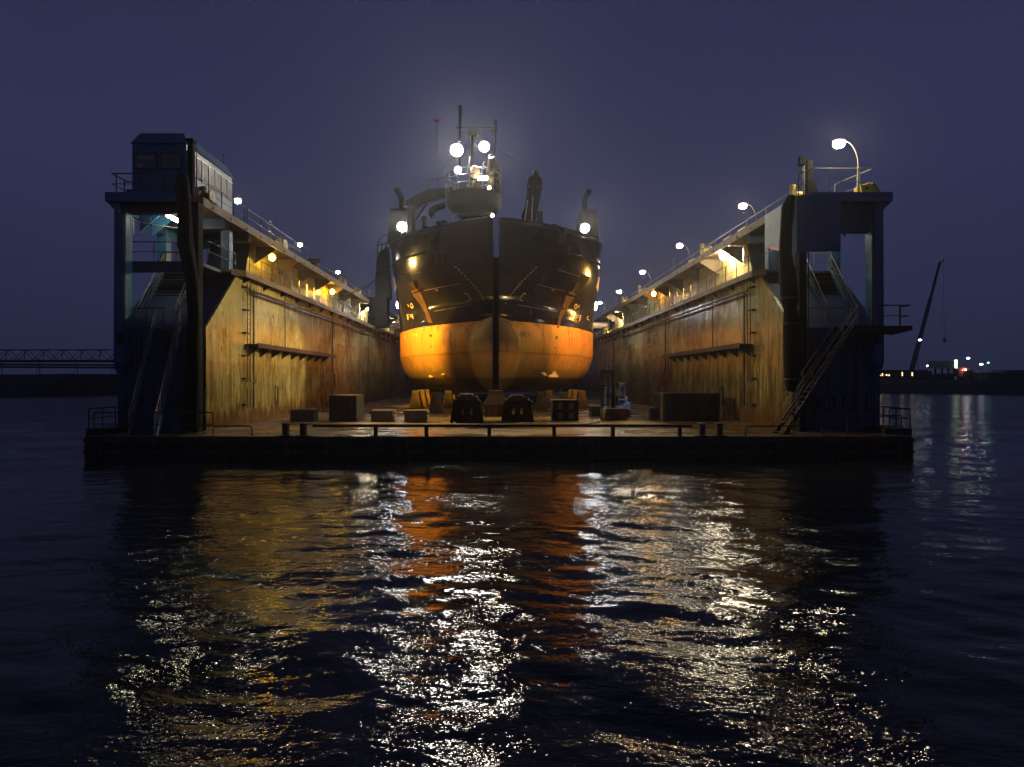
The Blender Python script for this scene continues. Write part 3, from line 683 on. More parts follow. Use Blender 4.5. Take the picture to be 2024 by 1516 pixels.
for i in range(7):
    a = ya + .12 + i*.735
    w = MB().box(x1-.02, x1+.03, a, a+.58, zb+1.25, zb+2.3).build('window', M['glass'], t)
    fm = MB(); fm.box(x1+.001, x1+.05, a-.06, a-.002, zb+1.2, zb+2.36); fm.box(x1+.001, x1+.05, a, a+.6, zb+2.302, zb+2.36); fm.build('frame', M['white'], w)
MB().box(x1+.001, x1+.025, ya+.02, yb-.02, zb+.05, zb+1.18).build('side_panel', M['blue'], t)
MB().tube([(x1-.3, yb-.4, zr), (x1-.32, yb-.4, zr+.7)], .02, 5).build('aerial', M['dark'], t)

# ------------------------------------------------------------------ hoses, shield, masts of the wing heads
t = thing('hose_bundle', (W(365,850,29.3).x, 29.3, ZD), 'thick black hose bundle hanging down the left wing corner', 'hose', 'black hose bundles at the wing corners')
pts = [(362,345,8),(360,370,14),(364,400,13),(366,440,13),(366,480,15),(374,520,13),(380,560,12),(384,620,12),(383,680,14),(384,740,13),(382,800,15),(380,848,18)]
MB().tube([W(x, y, 29.35) for x, y, r in pts], [r/39.9 for x, y, r in pts], 12).build('hose', M['black'], t, smooth=True)
m = MB()
for dx in (-5, 6): m.tube([W(x+dx, y, 29.1) for x, y, r in pts[2:]], .09, 8)
m.build('thin_hose', M['black'], t, smooth=True)
t = thing('hose_bundle', (W(1560,770,29.0).x, 29.0, 3.2), 'wrapped black hose bundle hanging from the blue shield on the right wing', 'hose', 'black hose bundles at the wing corners')
pts = [(1566,388,8),(1558,410,13),(1554,450,11),(1552,500,12),(1556,540,15),(1561,590,17),(1562,610,12),(1566,640,17),(1567,700,18),(1565,750,14),(1563,774,8)]
MB().tube([W(x, y, 28.8) for x, y, r in pts], [r/40.6 for x, y, r in pts], 14).build('hose', M['black'], t, smooth=True)
m = MB()
for x, y, r in pts[5::2]: m.lathe(W(x, y, 28.8), [(r/40.6+.02, -.05), (r/40.6+.03, 0), (r/40.6+.02, .05)], 14)
m.build('strap', M['dark'], t)
t = thing('curved_shield', (15.6, 29.4, 10.1), 'large curved blue steel shield on the inner corner of the right wing head', 'shield')
plan = [(16.9, 29.25), (15.5, 29.25), (15.1, 29.3), (14.85, 29.45), (14.72, 29.7)]
m = MB()
for (xa, yy), (xb, yc) in zip(plan, plan[1:]):
    m.prism([(xa, yy, 10.05), (xb, yc, 10.05), (xb, yc, 12.85), (xa, yy, 12.85)], (.04, .05, 0))
m.build('front_plate', M['shield'], t, smooth=True)
MB().prism([(14.72, 29.7, 10.4), (14.66, 32.6, 11.0), (14.66, 32.6, 12.75), (14.72, 29.7, 12.85)], (.05, 0, 0)).build('side_plate', M['blue_pale'], t)
MB().prism([(14.70, 29.72, 10.0), (14.66, 31.9, 10.75), (14.66, 32.3, 10.98), (14.72, 29.72, 10.38)], (.05, 0, 0)).build('red_lower_plate', M['redp'], t)
t = thing('signal_mast', (15.9, 30.4, ZT), 'short thick dark mast with a camera box on the right wing head', 'mast')
MB().box(15.85, 16.15, 30.4, 30.7, ZT, ZT+1.9).build('post', M['black'], t, bevel=.02)
MB().tube([(15.7, 30.45, ZT), (15.7, 30.45, ZT+2.0)], .05, 8).build('side_pipe', M['rail'], t)
MB().box(15.45, 15.75, 30.35, 30.6, ZT+1.65, ZT+2.1).build('camera_box', M['black'], t, bevel=.02)
MB().prism([(16.15, 30.5, ZT), (16.15, 30.5, ZT+1.3), (16.55, 30.5, ZT)], (0, .06, 0)).build('brace', M['black'], t)
t = thing('guide_post', (-15.6, 30.1, ZT), 'black guide post with a cap beside the control cabin', 'post')
MB().box(-15.75, -15.48, 29.9, 30.15, ZT+.04, ZT+2.65).box(-15.8, -15.43, 29.85, 30.2, ZT+2.65, ZT+2.8).build('post', M['black'], t)
MB().tube([(-15.4, 30.1, ZT+.04), (-15.38, 30.1, ZT+2.4)], .035, 6).build('side_pipe', M['rail'], t)
# winches / valves
def winch(x, y, z, label, r=.35, mm='yellow'):
    t = thing('winch', (x, y, z), label, 'winch', 'winches and valve stands on the dock decks')
    MB().lathe((x-.35, y, z+.38), [(.12,0),(r*.95,.01),(r*.95,.06),(r*.55,.1),(r*.55,.55),(r*.95,.6),(r*.95,.66),(.12,.67)], 16, axis=(1,0,0)).build('drum', M[mm], t, smooth=True)
    MB().box(x-.42, x+.42, y-.3, y+.3, z, z+.1).build('base', M['dark'], t)
    MB().lathe((x-.25, y+.2, z+.1), [(.14,0),(.14,.75),(.17,.76),(.17,.85),(.05,.9)], 12).build('motor', M[mm], t, smooth=True)
winch(-15.6, 31.6, ZT, 'yellow winch beside the control cabin')
winch(15.9, 31.3, ZT, 'yellow winch at the foot of the dark mast on the right wing head')
for i, (s, y, w) in enumerate(((-1, 43, 'left top deck just past the short railing'), (-1, 59.8, 'left top deck above the second yellow lamp'), (-1, 66, 'left top deck, third winch from the front'), (-1, 78, 'left top deck close to the ship stern crane'),
                               (1, 45, 'right top deck above the white lamp'), (1, 65, 'right top deck before the ladder frame'), (1, 74, 'right top deck, farthest yellow winch'))):
    winch(s*15.8, y, ZT, 'yellow winch standing on the ' + w, .45)
winch(15.6, 84, ZS+.12, 'yellow winch on the right walkway below a white lamp', .5)
t = thing('locker', (18.7, 30.9, ZT), 'bright yellow tilted locker at the outer corner of the right wing', 'locker')
MB().prism([(18.3, 29.84, ZT+.02), (18.25, 29.84, ZT+.44), (18.75, 29.84, ZT+.5), (19.15, 29.84, ZT+.02)], (0, .6, 0)).prism([(18.75, 29.8, ZT+.5), (19.15, 29.8, ZT+.02), (19.3, 29.8, ZT+.02), (18.92, 29.8, ZT+.56)], (0, .66, 0)).build('box', M['yellow'], t, bevel=.02)
MB().box(18.45, 18.6, 29.78, 29.83, ZT+.2, ZT+.3).build('latch', M['dark'], t)
t = thing('crate', (-18.9, 30.5, ZT), 'small brown crate on the deck left of the control cabin', 'crate')
MB().box(-19.15, -18.8, 30.4, 30.8, ZT+.01, ZT+.35).build('box', M['rust'], t, bevel=.02)
MB().box(-19.17, -18.78, 30.38, 30.82, ZT+.351, ZT+.4).build('lid', M['pipe'], t)
for s, y, nm in ((-1, 40, 'left'), (1, 52.3, 'right'), (-1, 70.5, 'far left'), (1, 78, 'far right')):
    t = thing('access_ladder', (s*15.45, y, ZT), f'slim pale ladder head rising above the {nm} top deck edge', 'ladder', 'ladder heads above the top decks')
    for dy in (-.25, .25): MB().tube([(s*15.45, y+dy, ZT), (s*15.45, y+dy, ZT+1.3)], .03, 6).build('stile', M['rail'], t)
    MB().tube([(s*15.45, y-.25, ZT+1.3), (s*15.45, y+.25, ZT+1.3)], .03, 6).tube([(s*15.45, y-.25, ZT+.6), (s*15.45, y+.25, ZT+.6)], .03, 6).build('bar', M['rail'], t)
for k, y in enumerate((39.6, 42.2, 50)):
    t = thing('deck_locker', (17.0, y, ZT), ('pale locker with bars first past the right wing head', 'pale locker with bars second past the right wing head', 'pale low locker beside the right top deck winch')[k], 'locker', 'lockers on the right top deck')
    MB().box(16.2, 17.4, y-.6, y+.6, ZT+.01, ZT+.75).build('box', M['beige'], t, bevel=.03)
    m = MB()
    for i in range(5): m.box(16.17, 16.2, y-.5+i*.22, y-.44+i*.22, ZT+.1, ZT+.68)
    m.build('bar', M['white'], t)
t = thing('vent_housing', (-15.9, 51, ZT), 'dark mushroom vent on the left top deck', 'vent')
MB().lathe((-15.9, 51, ZT), [(.35,0),(.35,.7),(.55,.75),(.55,.95),(.2,1.1)], 14).build('body', M['dark'], t, smooth=True)
t = thing('fire_box', (-15.3, 56.5, ZS+.12), 'small bright red fire box on the left walkway', 'fire box')
MB().box(-15.0, -14.75, 56.2, 56.6, ZS+.15, ZS+.75).build('box', M['redp'], t, bevel=.02)
MB().box(-15.02, -14.73, 56.18, 56.62, ZS+.751, ZS+.8).build('lid', M['redp'], t)
for k, (s, y) in enumerate(((-1, 46.6), (1, 61))):
    t = thing('valve', (s*(XI-.5), y, ZS-.6), f'small yellow valve wheel under the {"left" if s < 0 else "right"} walkway', 'valve', 'valve wheels under the walkways')
    MB().lathe((s*(XI-.45), y, ZS-.5), [(.13,0),(.13,.05)], 12, axis=(0,1,0)).build('wheel', M['yellow'], t)
    MB().tube([(s*(XI-.45), y, ZS-.5), (s*(XI-.3), y, ZS-.75)], .04, 6).build('stem', M['rust'], t)
# transverse pipes reaching from the wings to the ship
for s, nm in ((-1, 'left'), (1, 'right')):
    t = thing('cross_pipe', (s*13.5, 88, 11.3), f'thick pinkish pipe between the {nm} wing and the ship', 'pipe', 'pipes between wings and ship')
    MB().tube([(s*10.5, 88, 11.75), (s*16.4, 88, 11.75)], .45, 18).build('pipe', M['pipe'], t, smooth=True)
    m = MB(); m.lathe((s*16.2, 88, 11.75), [(.6,-.08),(.6,.08)], 18, axis=(1,0,0)); m.lathe((s*13.6, 88, 11.75), [(.58,-.06),(.58,.06)], 18, axis=(1,0,0)); m.build('flange', M['dark'], t)
    MB().box(s*15.6, s*16.2, 87.6, 88.4, ZS+.12, 11.3).build('support', M['yellow'], t)

# ------------------------------------------------------------------ lamps
def lampmat(c, watts, area): return emit('lamp_glow', c, watts/(math.pi*area))
def street_lamp(base, head, c, watts, label, r=.17):
    pm = M['rail'] if base[1] < 32 else M['railblack']
    base, head = Vector(base), Vector(head)
    t = thing('lamp_post', base, label, 'lamp post', 'lamp posts on the dock top decks')
    zt = head.z; sgn = 1 if head.x < base.x else -1
    p = [base, Vector((base.x, base.y, base.z + (zt-base.z)*.55))]
    for k in range(1, 6):
        a = k/5*math.pi/2
        p.append(Vector((base.x + (head.x+sgn*.3-base.x)*(1-math.cos(a)), base.y + (head.y-base.y)*(1-math.cos(a)), p[1].z + (zt+.12-p[1].z)*math.sin(a))))
    MB().tube(p[:2], .06, 8).build('pole', pm, t, smooth=True)
    MB().tube(p[1:], .035, 8).build('arm', pm, t, smooth=True)
    MB().sphere((head.x+sgn*.05, head.y+.05, head.z+.14), .24, 12, 1.4, .9, .45).build('head', pm, t, smooth=True)
    MB().sphere((head.x, head.y, head.z-.06), r, 12, 1.25, 1, .8).build('bulb', lampmat(c, watts, 4*math.pi*r*r), t, smooth=True)
DR = [29.9, 41.7, 56.3, 70.8, 84.5, 100.5]; HR = [(1658,283),(1468,406),(1343,485),(1270,537),(1224,576),(1186,598)]
names = ['tall curved lamp post at the head of the right wing, largest of all', 'second curved lamp post along the right top deck', 'third curved lamp post along the right top deck', 'fourth curved lamp post along the right top deck', 'fifth curved lamp post along the right top deck', 'farthest curved lamp post on the right beside the ship']
for d, (x, y), nm in zip(DR, HR, names):
    h = W(x, y, d); street_lamp((h.x+1.05, d+.1, ZT), h, LW, 720, nm, .23)
DL = [39, 51.2, 63.2, 86]; HL = [(470,396),(593,483),(668,537),(752,597)]
names = ['lamp post behind the control cabin, nearest on the left top deck', 'warm lamp post second along the left top deck', 'dim lamp post third along the left top deck', 'lamp post farthest along the left top deck by the dark crane']
for d, (x, y), nm, w, c in zip(DL, HL, names, (340, 200, 160, 300), (LW, (1,.75,.45), LW, LW)):
    h = W(x, y, d); street_lamp((h.x-.9, d+.1, ZT), h, c, w, nm, .17)
def wall_lamp(px, d, c, watts, label, r=.2, beams=()):
    h = W(px[0], px[1], d); s = -1 if h.x < 0 else 1
    t = thing('wall_lamp', (h.x + s*.4, d, h.z+.2), label, 'wall lamp', 'lamps under the top deck overhangs')
    MB().tube([(h.x+s*.55, d, h.z+.35), (h.x+s*.3, d, h.z+.25), (h.x, d, h.z+.22)], .04, 6).build('arm', M['dark'], t)
    MB().lathe((h.x+s*.02, d+.03, h.z+.02), [(.10,.26),(.22,.2),(.27,.12)], 16, axis=(s*.25,.15,1)).build('shade', M['dark'], t, smooth=True)
    MB().sphere((h.x, d, h.z-.04), r, 14, 1, 1, 1.15).build('bulb', lampmat(c, watts, 4*math.pi*r*r), t, smooth=True)
    for tgt, w_, ang, bc in beams:
        ld = bpy.data.lights.new('beam', 'SPOT'); ld.energy = w_; ld.color = bc; ld.spot_size = R(ang); ld.spot_blend = .25 if ang < 35 else .85; ld.shadow_soft_size = .18
        lo = bpy.data.objects.new('beam', ld); COL.objects.link(lo); lo.parent = t
        p = Vector((h.x - s*.25, d-.1, h.z-.15)); lo.location = p - t.location
        lo.rotation_euler = (Vector(tgt)-p).to_track_quat('-Z', 'Y').to_euler()
wall_lamp((538,508), 41.5, LY, 220, 'bright yellow lamp nearest on the left under the top deck', .2, [((-7.8,57.5,6.9), 86000, 46, LY), ((-1,35,1), 20000, 54, LT), ((15,42,7), 5000, 60, LT2)])
wall_lamp((657,576), 57.6, LY, 220, 'second yellow lamp on the left under the top deck', .2, [((15,50,7), 4500, 90, LT)])
wall_lamp((727,608), 73, LW, 2400, 'white lamp third on the left under the top deck', .25)
wall_lamp((776,636), 91, LW, 900, 'white lamp on the left half hidden by the ship', .3)
wall_lamp((1432,502), 42.5, LW, 1200, 'brightest white lamp nearest on the right under the top deck', .34, [((7.8,57.5,6.9), 70000, 46, LO), ((-15,37.6,3.6), 98000, 33, LT2), ((-15,56,6), 9000, 60, LT), ((1,35,1), 22000, 54, LT), ((13,36,6), 1500, 120, LT2)])
wall_lamp((1292,580), 61, LO, 260, 'orange lamp second on the right under the top deck', .2, [((-13,52,5), 3000, 100, LO)])
wall_lamp((1217,618), 81, LW, 2600, 'white lamp third on the right under the top deck', .28)
t = thing('tube_lamp', W(340,430,31.6), 'glowing tube lamp under the left wing head', 'tube lamp')
a, b = W(329,424,31.4), W(353,437,31.8)
MB().tube([a, b], .1, 10).build('tube', lampmat((1,.93,.62), 110, 2*math.pi*.1*(b-a).length), t, smooth=True)
MB().tube([a+Vector((0,0,.16)), b+Vector((0,0,.16))], .09, 6).build('holder', M['dark'], t)
t = thing('tube_lamp', (16.8, 35.2, 12.4), 'small tube lamp hidden under the right wing head', 'tube lamp')
MB().tube([(16.9, 33.0, 12.2), (18.1, 33.0, 12.2)], .08, 10).build('tube', lampmat((1,.93,.62), 90, 2*math.pi*.08*1.2), t, smooth=True)
MB().tube([(16.9, 33.0, 12.33), (18.1, 33.0, 12.33)], .07, 6).build('holder', M['dark'], t)

# ------------------------------------------------------------------ the ship
SX = -.25; GAP = .23; ZK, ZB, ZTOP = 2.72, 15.7, 16.85
ship = thing('split_dredger', (SX, 48, ZK), 'big dredging ship with dark split bow and orange bottom standing in the dock', 'ship')
def lerp3(z, tab):
    if z <= tab[0][0]: return tab[0][1:]
    for a, b in zip(tab, tab[1:]):
        if z <= b[0]:
            t = (z-a[0])/(b[0]-a[0]); t = t*t*(3-2*t) if False else t
            return [p+(q-p)*t for p, q in zip(a[1:], b[1:])]
    return tab[-1][1:]
TAB = [(2.72, 51.0, 17, 1.0, 7.2), (3.2, 50.3, 17, .98, 8.7), (3.9, 49.8, 17, .95, 9.7), (4.6, 49.5, 17, .93, 10.15), (6, 49.4, 16.5, .92, 10.55), (8.6, 49.2, 17, .88, 10.6), (9.6, 50.0, 16, .88, 10.6), (10.5, 50.9, 14.5, .9, 10.6), (13, 50.3, 12.5, .9, 10.6), (15, 49.2, 12, .87, 10.6), (17.1, 47.8, 12, .85, 10.6)]
def hb(D, Z):
    s0, Ln, q, B = lerp3(Z, TAB)
    t = (D-s0)/Ln
    b = 0 if t <= 0 else (B if t >= 1 else B*(1-(1-t)**2)**q)
    zc = 6.5; zz = (Z-zc)/(2.6 if Z > zc else 4.0); w = 0
    if abs(zz) < 1:
        e = max(0, 1-((56-D)/9.6)**2) if D < 50 else .61*max(0, 1-(D-50)/11)**1.5
        if e > 0: w = 3.1*(1-abs(zz)**(2.2 if Z > zc else 1.6))**.6*math.sqrt(e)
    return (b**1.35 + w**1.35)**(1/1.35) if b < 8 else max(b, w)
def dstart(Z):
    D = 44.0
    while hb(D, Z) < GAP + .01: D += .02
    return D
levels = [2.72,2.85,3.0,3.2,3.5,3.85] + list(np.arange(4.2, 9.6, .22)) + list(np.arange(9.8, 16.7, .45)) + [16.85]
for s in (-1, 1):
    nu = 74; vs = []; fs = []
    for Z in levels:
        ds = dstart(Z)
        for i in range(nu):
            u = i/(nu-1)
            if i < nu-2: D = ds + (70-ds)*(i/(nu-3))**1.9
            else: D = 95 if i == nu-2 else 116
            vs.append((SX + s*hb(D, Z), D, Z))
    for k in range(len(levels)-1):
        for i in range(nu-1): a = k*nu+i; fs.append((a, a+1, a+nu+1, a+nu))
    n0 = len(vs)                                             # flat bottom
    for i in range(nu): vs.append((SX+s*GAP, vs[i][1], ZK))
    for i in range(nu-1): fs.append((i, i+1, n0+i+1, n0+i))
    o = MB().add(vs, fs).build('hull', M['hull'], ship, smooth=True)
    sm = o.modifiers.new('plate', 'SOLIDIFY'); sm.thickness = .05; sm.offset = -1
    # inner flank of the split, deck and transom
    vs = []; fs = []
    for Z in levels[:-2]:
        ds = dstart(Z)
        vs += [(SX+s*(GAP+.005), ds+.02, Z), (SX+s*(GAP+.005), 60, Z)]
    for k in range(len(vs)//2-1): fs.append((2*k, 2*k+1, 2*k+3, 2*k+2))
    o = MB().add(vs, fs).build('split_flank', M['black'], ship)
    vs = []; fs = []
    for i, D in enumerate([dstart(ZB)+.1 + j*(112-dstart(ZB))/60 for j in range(61)]):
        vs += [(SX+s*(GAP+.01), D, ZB), (SX+s*max(GAP+.02, hb(D, ZB)-.08), D, ZB)]
    for k in range(60): fs.append((2*k, 2*k+1, 2*k+3, 2*k+2))
    MB().add(vs, fs).build('weather_deck', M['shipgrey'], ship)
    # rubbing strake
    pts = []
    for j in range(50):
        D = dstart(15.1)+1.5 + j*.4; pts.append((SX+s*(hb(D, 15.1)+.03), D, 15.1))
    MB().tube(pts, .1, 8).build('rubbing_strake', M['hull'], ship, smooth=True)
    pts = [(SX+s*(hb(D, 16.85)), D, 16.87) for D in [dstart(16.8)+.05+j*.35 for j in range(60)]]
    MB().tube(pts, .09, 8).build('bulwark_cap', M['hull'], ship, smooth=True)
MB().box(SX-GAP-.1, SX+GAP+.1, 56, 57, ZK+.5, 15.3).build('split_filler', M['black'], ship)  # dark filler added to close the view through the gap between the halves

def onhull(x, y, off=.02):                       # where the sight line of a mark meets the plating
    D = 45.0
    while D < 80:
        p = W(x, y, D)
        if abs(p.x-SX) <= hb(D, p.z) and p.z > ZK: break
        D += .02
    p = W(x, y, D)
    e = .05; sgn = 1 if p.x > SX else -1
    n = Vector((sgn, -(hb(D+e, p.z)-hb(D-e, p.z))/(2*e), -(hb(D, p.z+e)-hb(D, p.z-e))/(2*e))).normalized()
    return p + n*off, n
def C5(cx_, cy_): return 730+cx_/4.048, 440+cy_/4.048
def strokes(polys, w, name, m_, closed=False, off=.025):
    mb = MB()
    for poly in polys:
        q = []
        for a, b in zip(poly, poly[1:]):
            n = max(1, int(math.dist(a, b)/14)); q += [(a[0]+(b[0]-a[0])*k/n, a[1]+(b[1]-a[1])*k/n) for k in range(n)]
        q.append(poly[-1])
        P = [onhull(*C5(*c), off) for c in q]
        mb.tube([p for p, n in P], w, 5)
    return mb.build(name, m_, ship)
def patch(A, B, name, m_, off=.015, nn=6):        # strip between two pixel polylines, laid on the plating
    vs = []; fs = []
    for a, b in zip(A, B):
        for k in range(nn+1):
            t_ = k/nn; p, n = onhull(*C5(a[0]+(b[0]-a[0])*t_, a[1]+(b[1]-a[1])*t_), off); vs.append(p)
    for i in range(len(A)-1):
        for k in range(nn): a = i*(nn+1)+k; fs.append((a, a+1, a+nn+2, a+nn+1))
    o = MB().add(vs, fs).build(name, m_, ship); sm = o.modifiers.new('t', 'SOLIDIFY'); sm.thickness = .012; sm.offset = 1
    return o
dl = [(685,350),(715,372),(735,398),(762,422),(785,448),(810,470),(830,492),(850,517),(870,540),(888,567),(905,588),(918,612),(930,637),(938,660)]
dr = [(1340,353),(1315,375),(1295,397),(1272,420),(1250,442),(1228,465),(1208,487),(1188,510),(1170,530),(1153,552),(1135,573),(1118,594),(1104,614),(1092,638),(1088,662)]
for ds_ in (dl, dr):
    pol = []
    for a, b in zip(ds_, ds_[1:]): pol.append([a, (a[0]+(b[0]-a[0])*.5, a[1]+(b[1]-a[1])*.5)])
    strokes(pol, .035, 'dashed_outline', M['markyel'])
strokes([[(766,574),(764,562),(783,568),(803,598),(818,612),(788,626)]], .03, 'bulb_symbol', M['markyel'])
strokes([[(1248,576),(1250,566),(1232,568),(1212,598),(1200,612),(1225,628)]], .03, 'bulb_symbol', M['markyel'])
for cx_ in (540, 1468): strokes([[(cx_-10,534),(cx_+10,548)], [(cx_-8,550),(cx_+8,532)]], .02, 'thruster_symbol', M['markdim'])
strokes([[(325,415),(415,395)], [(440,543),(580,514),(730,487)], [(520,710),(700,680),(830,655)]], .018, 'weld_line', M['markdim'])
strokes([[(1505,375),(1680,430)], [(1345,495),(1460,524),(1565,550)], [(1180,660),(1340,686),(1500,715)]], .018, 'weld_line', M['markdim'])
def ov(cx_, cy_, rx, ry, sk): return [(cx_+rx*math.cos(t)+sk*math.sin(t), cy_+ry*math.sin(t)) for t in [2*math.pi*k/12 for k in range(13)]]
strokes([[(308,652),(318,675)], ov(341, 665, 9, 19, 4)], .045, 'draught_mark', M['markwhite'])
strokes([[(303,738),(313,778)], [(303,738),(318,736)], [(307,757),(319,755)], [(334,736),(344,735),(348,752),(336,756),(331,744),(334,736)], [(344,735),(352,768)]], .045, 'draught_mark', M['markwhite'])
strokes([[(1680,658),(1670,680)], ov(1650, 670, 9, 18, -4)], .045, 'draught_mark', M['markwhite'])
strokes([[(1655,740),(1642,778)], [(1655,740),(1668,744)], [(1650,758),(1663,762)], [(1676,742),(1690,745),(1688,760),(1674,760),(1676,742)], [(1690,745),(1678,788)]], .045, 'draught_mark', M['markwhite'])
strokes([[(228,740),(238,768)], [(238,768),(222,776)]], .04, 'draught_mark', M['markwhite'])
strokes([[(1748,748),(1740,770)], [(1740,770),(1756,782)]], .04, 'draught_mark', M['markwhite'])
strokes([[(352,884),(354,912),(362,910),(364,896)], [(376,886),(378,912),(386,910),(386,898)], [(284,902),(286,928),(292,926)]], .035, 'draught_mark', M['markwhite'])
strokes([[(1604,890),(1602,916),(1612,918)], [(1630,892),(1628,920),(1636,920)], [(1694,912),(1692,934)]], .035, 'draught_mark', M['markwhite'])
# anchor pockets, anchors, and their rust runs
patch([(235,430),(262,470),(295,518),(335,562)], [(318,405),(345,450),(372,500),(392,545)], 'anchor_pocket', M['black'], .012)
patch([(1700,410),(1682,455),(1660,505),(1640,548)], [(1765,436),(1738,480),(1706,530),(1676,575)], 'anchor_pocket', M['black'], .012)
patch([(336,556),(365,600),(410,660),(445,720),(470,800),(480,900),(490,1000)], [(405,550),(425,595),(450,650),(476,720),(505,800),(503,900),(500,1000)], 'rust_streak', M['streak'], .018)
patch([(1572,580),(1565,620),(1540,680),(1515,750),(1500,832),(1490,920),(1478,1010)], [(1640,598),(1610,645),(1573,700),(1540,760),(1520,832),(1505,920),(1486,1010)], 'rust_streak', M['streak'], .018)
for sgn, cc in ((1, [(348,470),(360,490),(372,515),(392,545)]), (-1, [(1660,485),(1645,505),(1625,535),(1600,565)])):
    mb = MB(); P = [onhull(*C5(*c), .16)[0] for c in cc]
    mb.tube(P, .09, 8); mb.tube([onhull(*C5(cc[0][0]-12*sgn, cc[0][1]+8), .2)[0], onhull(*C5(cc[0][0]+22*sgn, cc[0][1]+50), .2)[0]], .06, 6)
    mb.tube([onhull(*C5(cc[0][0]+12*sgn, cc[0][1]-4), .2)[0], onhull(*C5(cc[0][0]+30*sgn, cc[0][1]+30), .2)[0]], .06, 6)
    mb.tube([onhull(*C5(cc[3][0]-34*sgn, cc[3][1]+6), .2)[0], onhull(*C5(cc[3][0]+18*sgn, cc[3][1]-10), .2)[0]], .14, 8)
    mb.build('anchor', M['streak'], ship, smooth=True)
# name lettering on the turn of the bow, seen nearly edge on
for s in (-1, 1):
    mb = MB()
    for k in range(9):
        D = 60.0 + k*.62
        for z0, z1 in ((13.0, 14.1),):
            p0 = Vector((SX+s*(hb(D, z0)+.03), D, z0)); p1 = Vector((SX+s*(hb(D, z1)+.03), D, z1))
            q0 = Vector((SX+s*(hb(D+.38, z0)+.03), D+.38, z0)); q1 = Vector((SX+s*(hb(D+.38, z1)+.03), D+.38, z1))
            mb.tube([p0, p1], .06, 5)
            if k % 3 != 2: mb.tube([q0, q1], .06, 5)
            if k % 2 == 0: mb.tube([p1, q1], .06, 5)
            if k % 3 == 0: mb.tube([(p0+p1)/2, (q0+q1)/2], .06, 5)
            if k % 4 == 3: mb.tube([p0, q0], .06, 5)
    mb.build('name_lettering', M['markwhite'], ship)
# folded plates low on the bow
for tris in ([[(473,1235),(499,1190),(572,1220),(560,1238)], [(572,1222),(597,1190),(635,1193),(600,1216)], [(493,1178),(500,1174),(532,1198),(526,1202)]],
             [[(1370,1200),(1405,1195),(1427,1225),(1412,1228)], [(1430,1226),(1490,1196),(1516,1236),(1440,1236)], [(1462,1198),(1490,1184),(1494,1190),(1466,1204)]]):
    for tr in tris:
        mb = MB()
        c0 = onhull(*C5(*tr[0]), 0)[0]
        d_ = c0.y - .8
        mb.prism([W(*C5(*c), d_ + (.35 if i in (1, 2) else 0)) for i, c in enumerate(tr)], (0, .06, .0))
        mb.build('folded_plate', M['markyel'], ship)
# foredeck works
def PX(poly, D, dep, name, m_, bevel=0): return MB().prism([W(x, y, D) for x, y in poly], (0, dep, 0)).build(name, m_, ship, bevel=bevel)
PX([(905,470),(905,436),(926,432),(974,432),(975,470)], 50.2, 3, 'breakwater', M['shipgrey'], .03)
PX([(992,470),(997,433),(1033,436),(1085,452),(1092,470)], 50.2, 3, 'breakwater', M['shipgrey'], .03)
PX([(1060,455),(1060,417),(1074,417),(1074,455)], 56, 1.5, 'vent_house', M['navy'], .03)
for xx, yy in ((868,447),(878,444),(1095,452),(1103,455),(1115,459)):
    MB().lathe(W(xx, yy+6, 51.5), [(.22,0),(.22,.45),(.3,.48),(.3,.6),(.1,.62)], 12).build('fairlead', M['shipgrey'], ship, smooth=True)
PX([(1108,470),(1112,460),(1119,453),(1127,462),(1132,474)], 53.5, .5, 'winch_cover', M['shipgrey'])
# funnels
for poly, pipe in (([(764,482),(772,412),(803,412),(811,482)], [(794,414),(794,392),(791,385),(783,373)]), ([(1142,484),(1148,415),(1178,415),(1187,484)], [(1156,417),(1156,397),(1159,388),(1165,376)])):
    f_ = MB().prism([W(x, y, 63.2) for x, y in poly], (0, 3, 0)).build('funnel_casing', M['shipgrey'], ship, bevel=.05)
    MB().tube([W(x, y, 64) for x, y in pipe], .3, 12).build('exhaust_pipe', M['dark'], ship, smooth=True)
# lookout drum, rails
DC = 56.0; c = W(936, 0, DC); cxx = c.x
MB().lathe((cxx, DC, 0), [(1.0,15.9),(1.15,18.9),(1.5,19.2),(2.2,19.5),(2.62,20.0),(2.66,21.0),(2.58,21.02)], 40).build('lookout_drum', M['shipgrey'], ship, smooth=True)
ring = lambda r_, z: [(cxx+r_*math.cos(2*math.pi*k/36), DC+r_*math.sin(2*math.pi*k/36), z) for k in range(37)]
mb = MB(); 
for z, r_ in ((22.9,.05), (22.3,.035), (21.65,.035)): mb.tube(ring(2.62, z), r_, 6)
mb.build('guard_ring', M['rail'], ship)
for k in range(14):
    a = 2*math.pi*(k+.3)/14; MB().tube([(cxx+2.62*math.cos(a), DC+2.62*math.sin(a), 21), (cxx+2.62*math.cos(a), DC+2.62*math.sin(a), 22.9)], .04, 6).build('guard_post', M['rail'], ship)
MB().prism([W(900,390,DC), W(905,360,DC), W(949,358,DC), W(952,390,DC)], (0, 1.2, 0)).build('console_house', M['shipgrey'], ship, bevel=.03)
MB().sphere(W(938,340,DC), .5, 18, 1, 1, 1.25).build('radar_dome', M['dome'], ship, smooth=True)
for xx in (928, 944): MB().sphere(W(xx,378,DC-1.0), .26, 12, 1.2, 1, .7).build('buoy', M['dome'], ship, smooth=True)
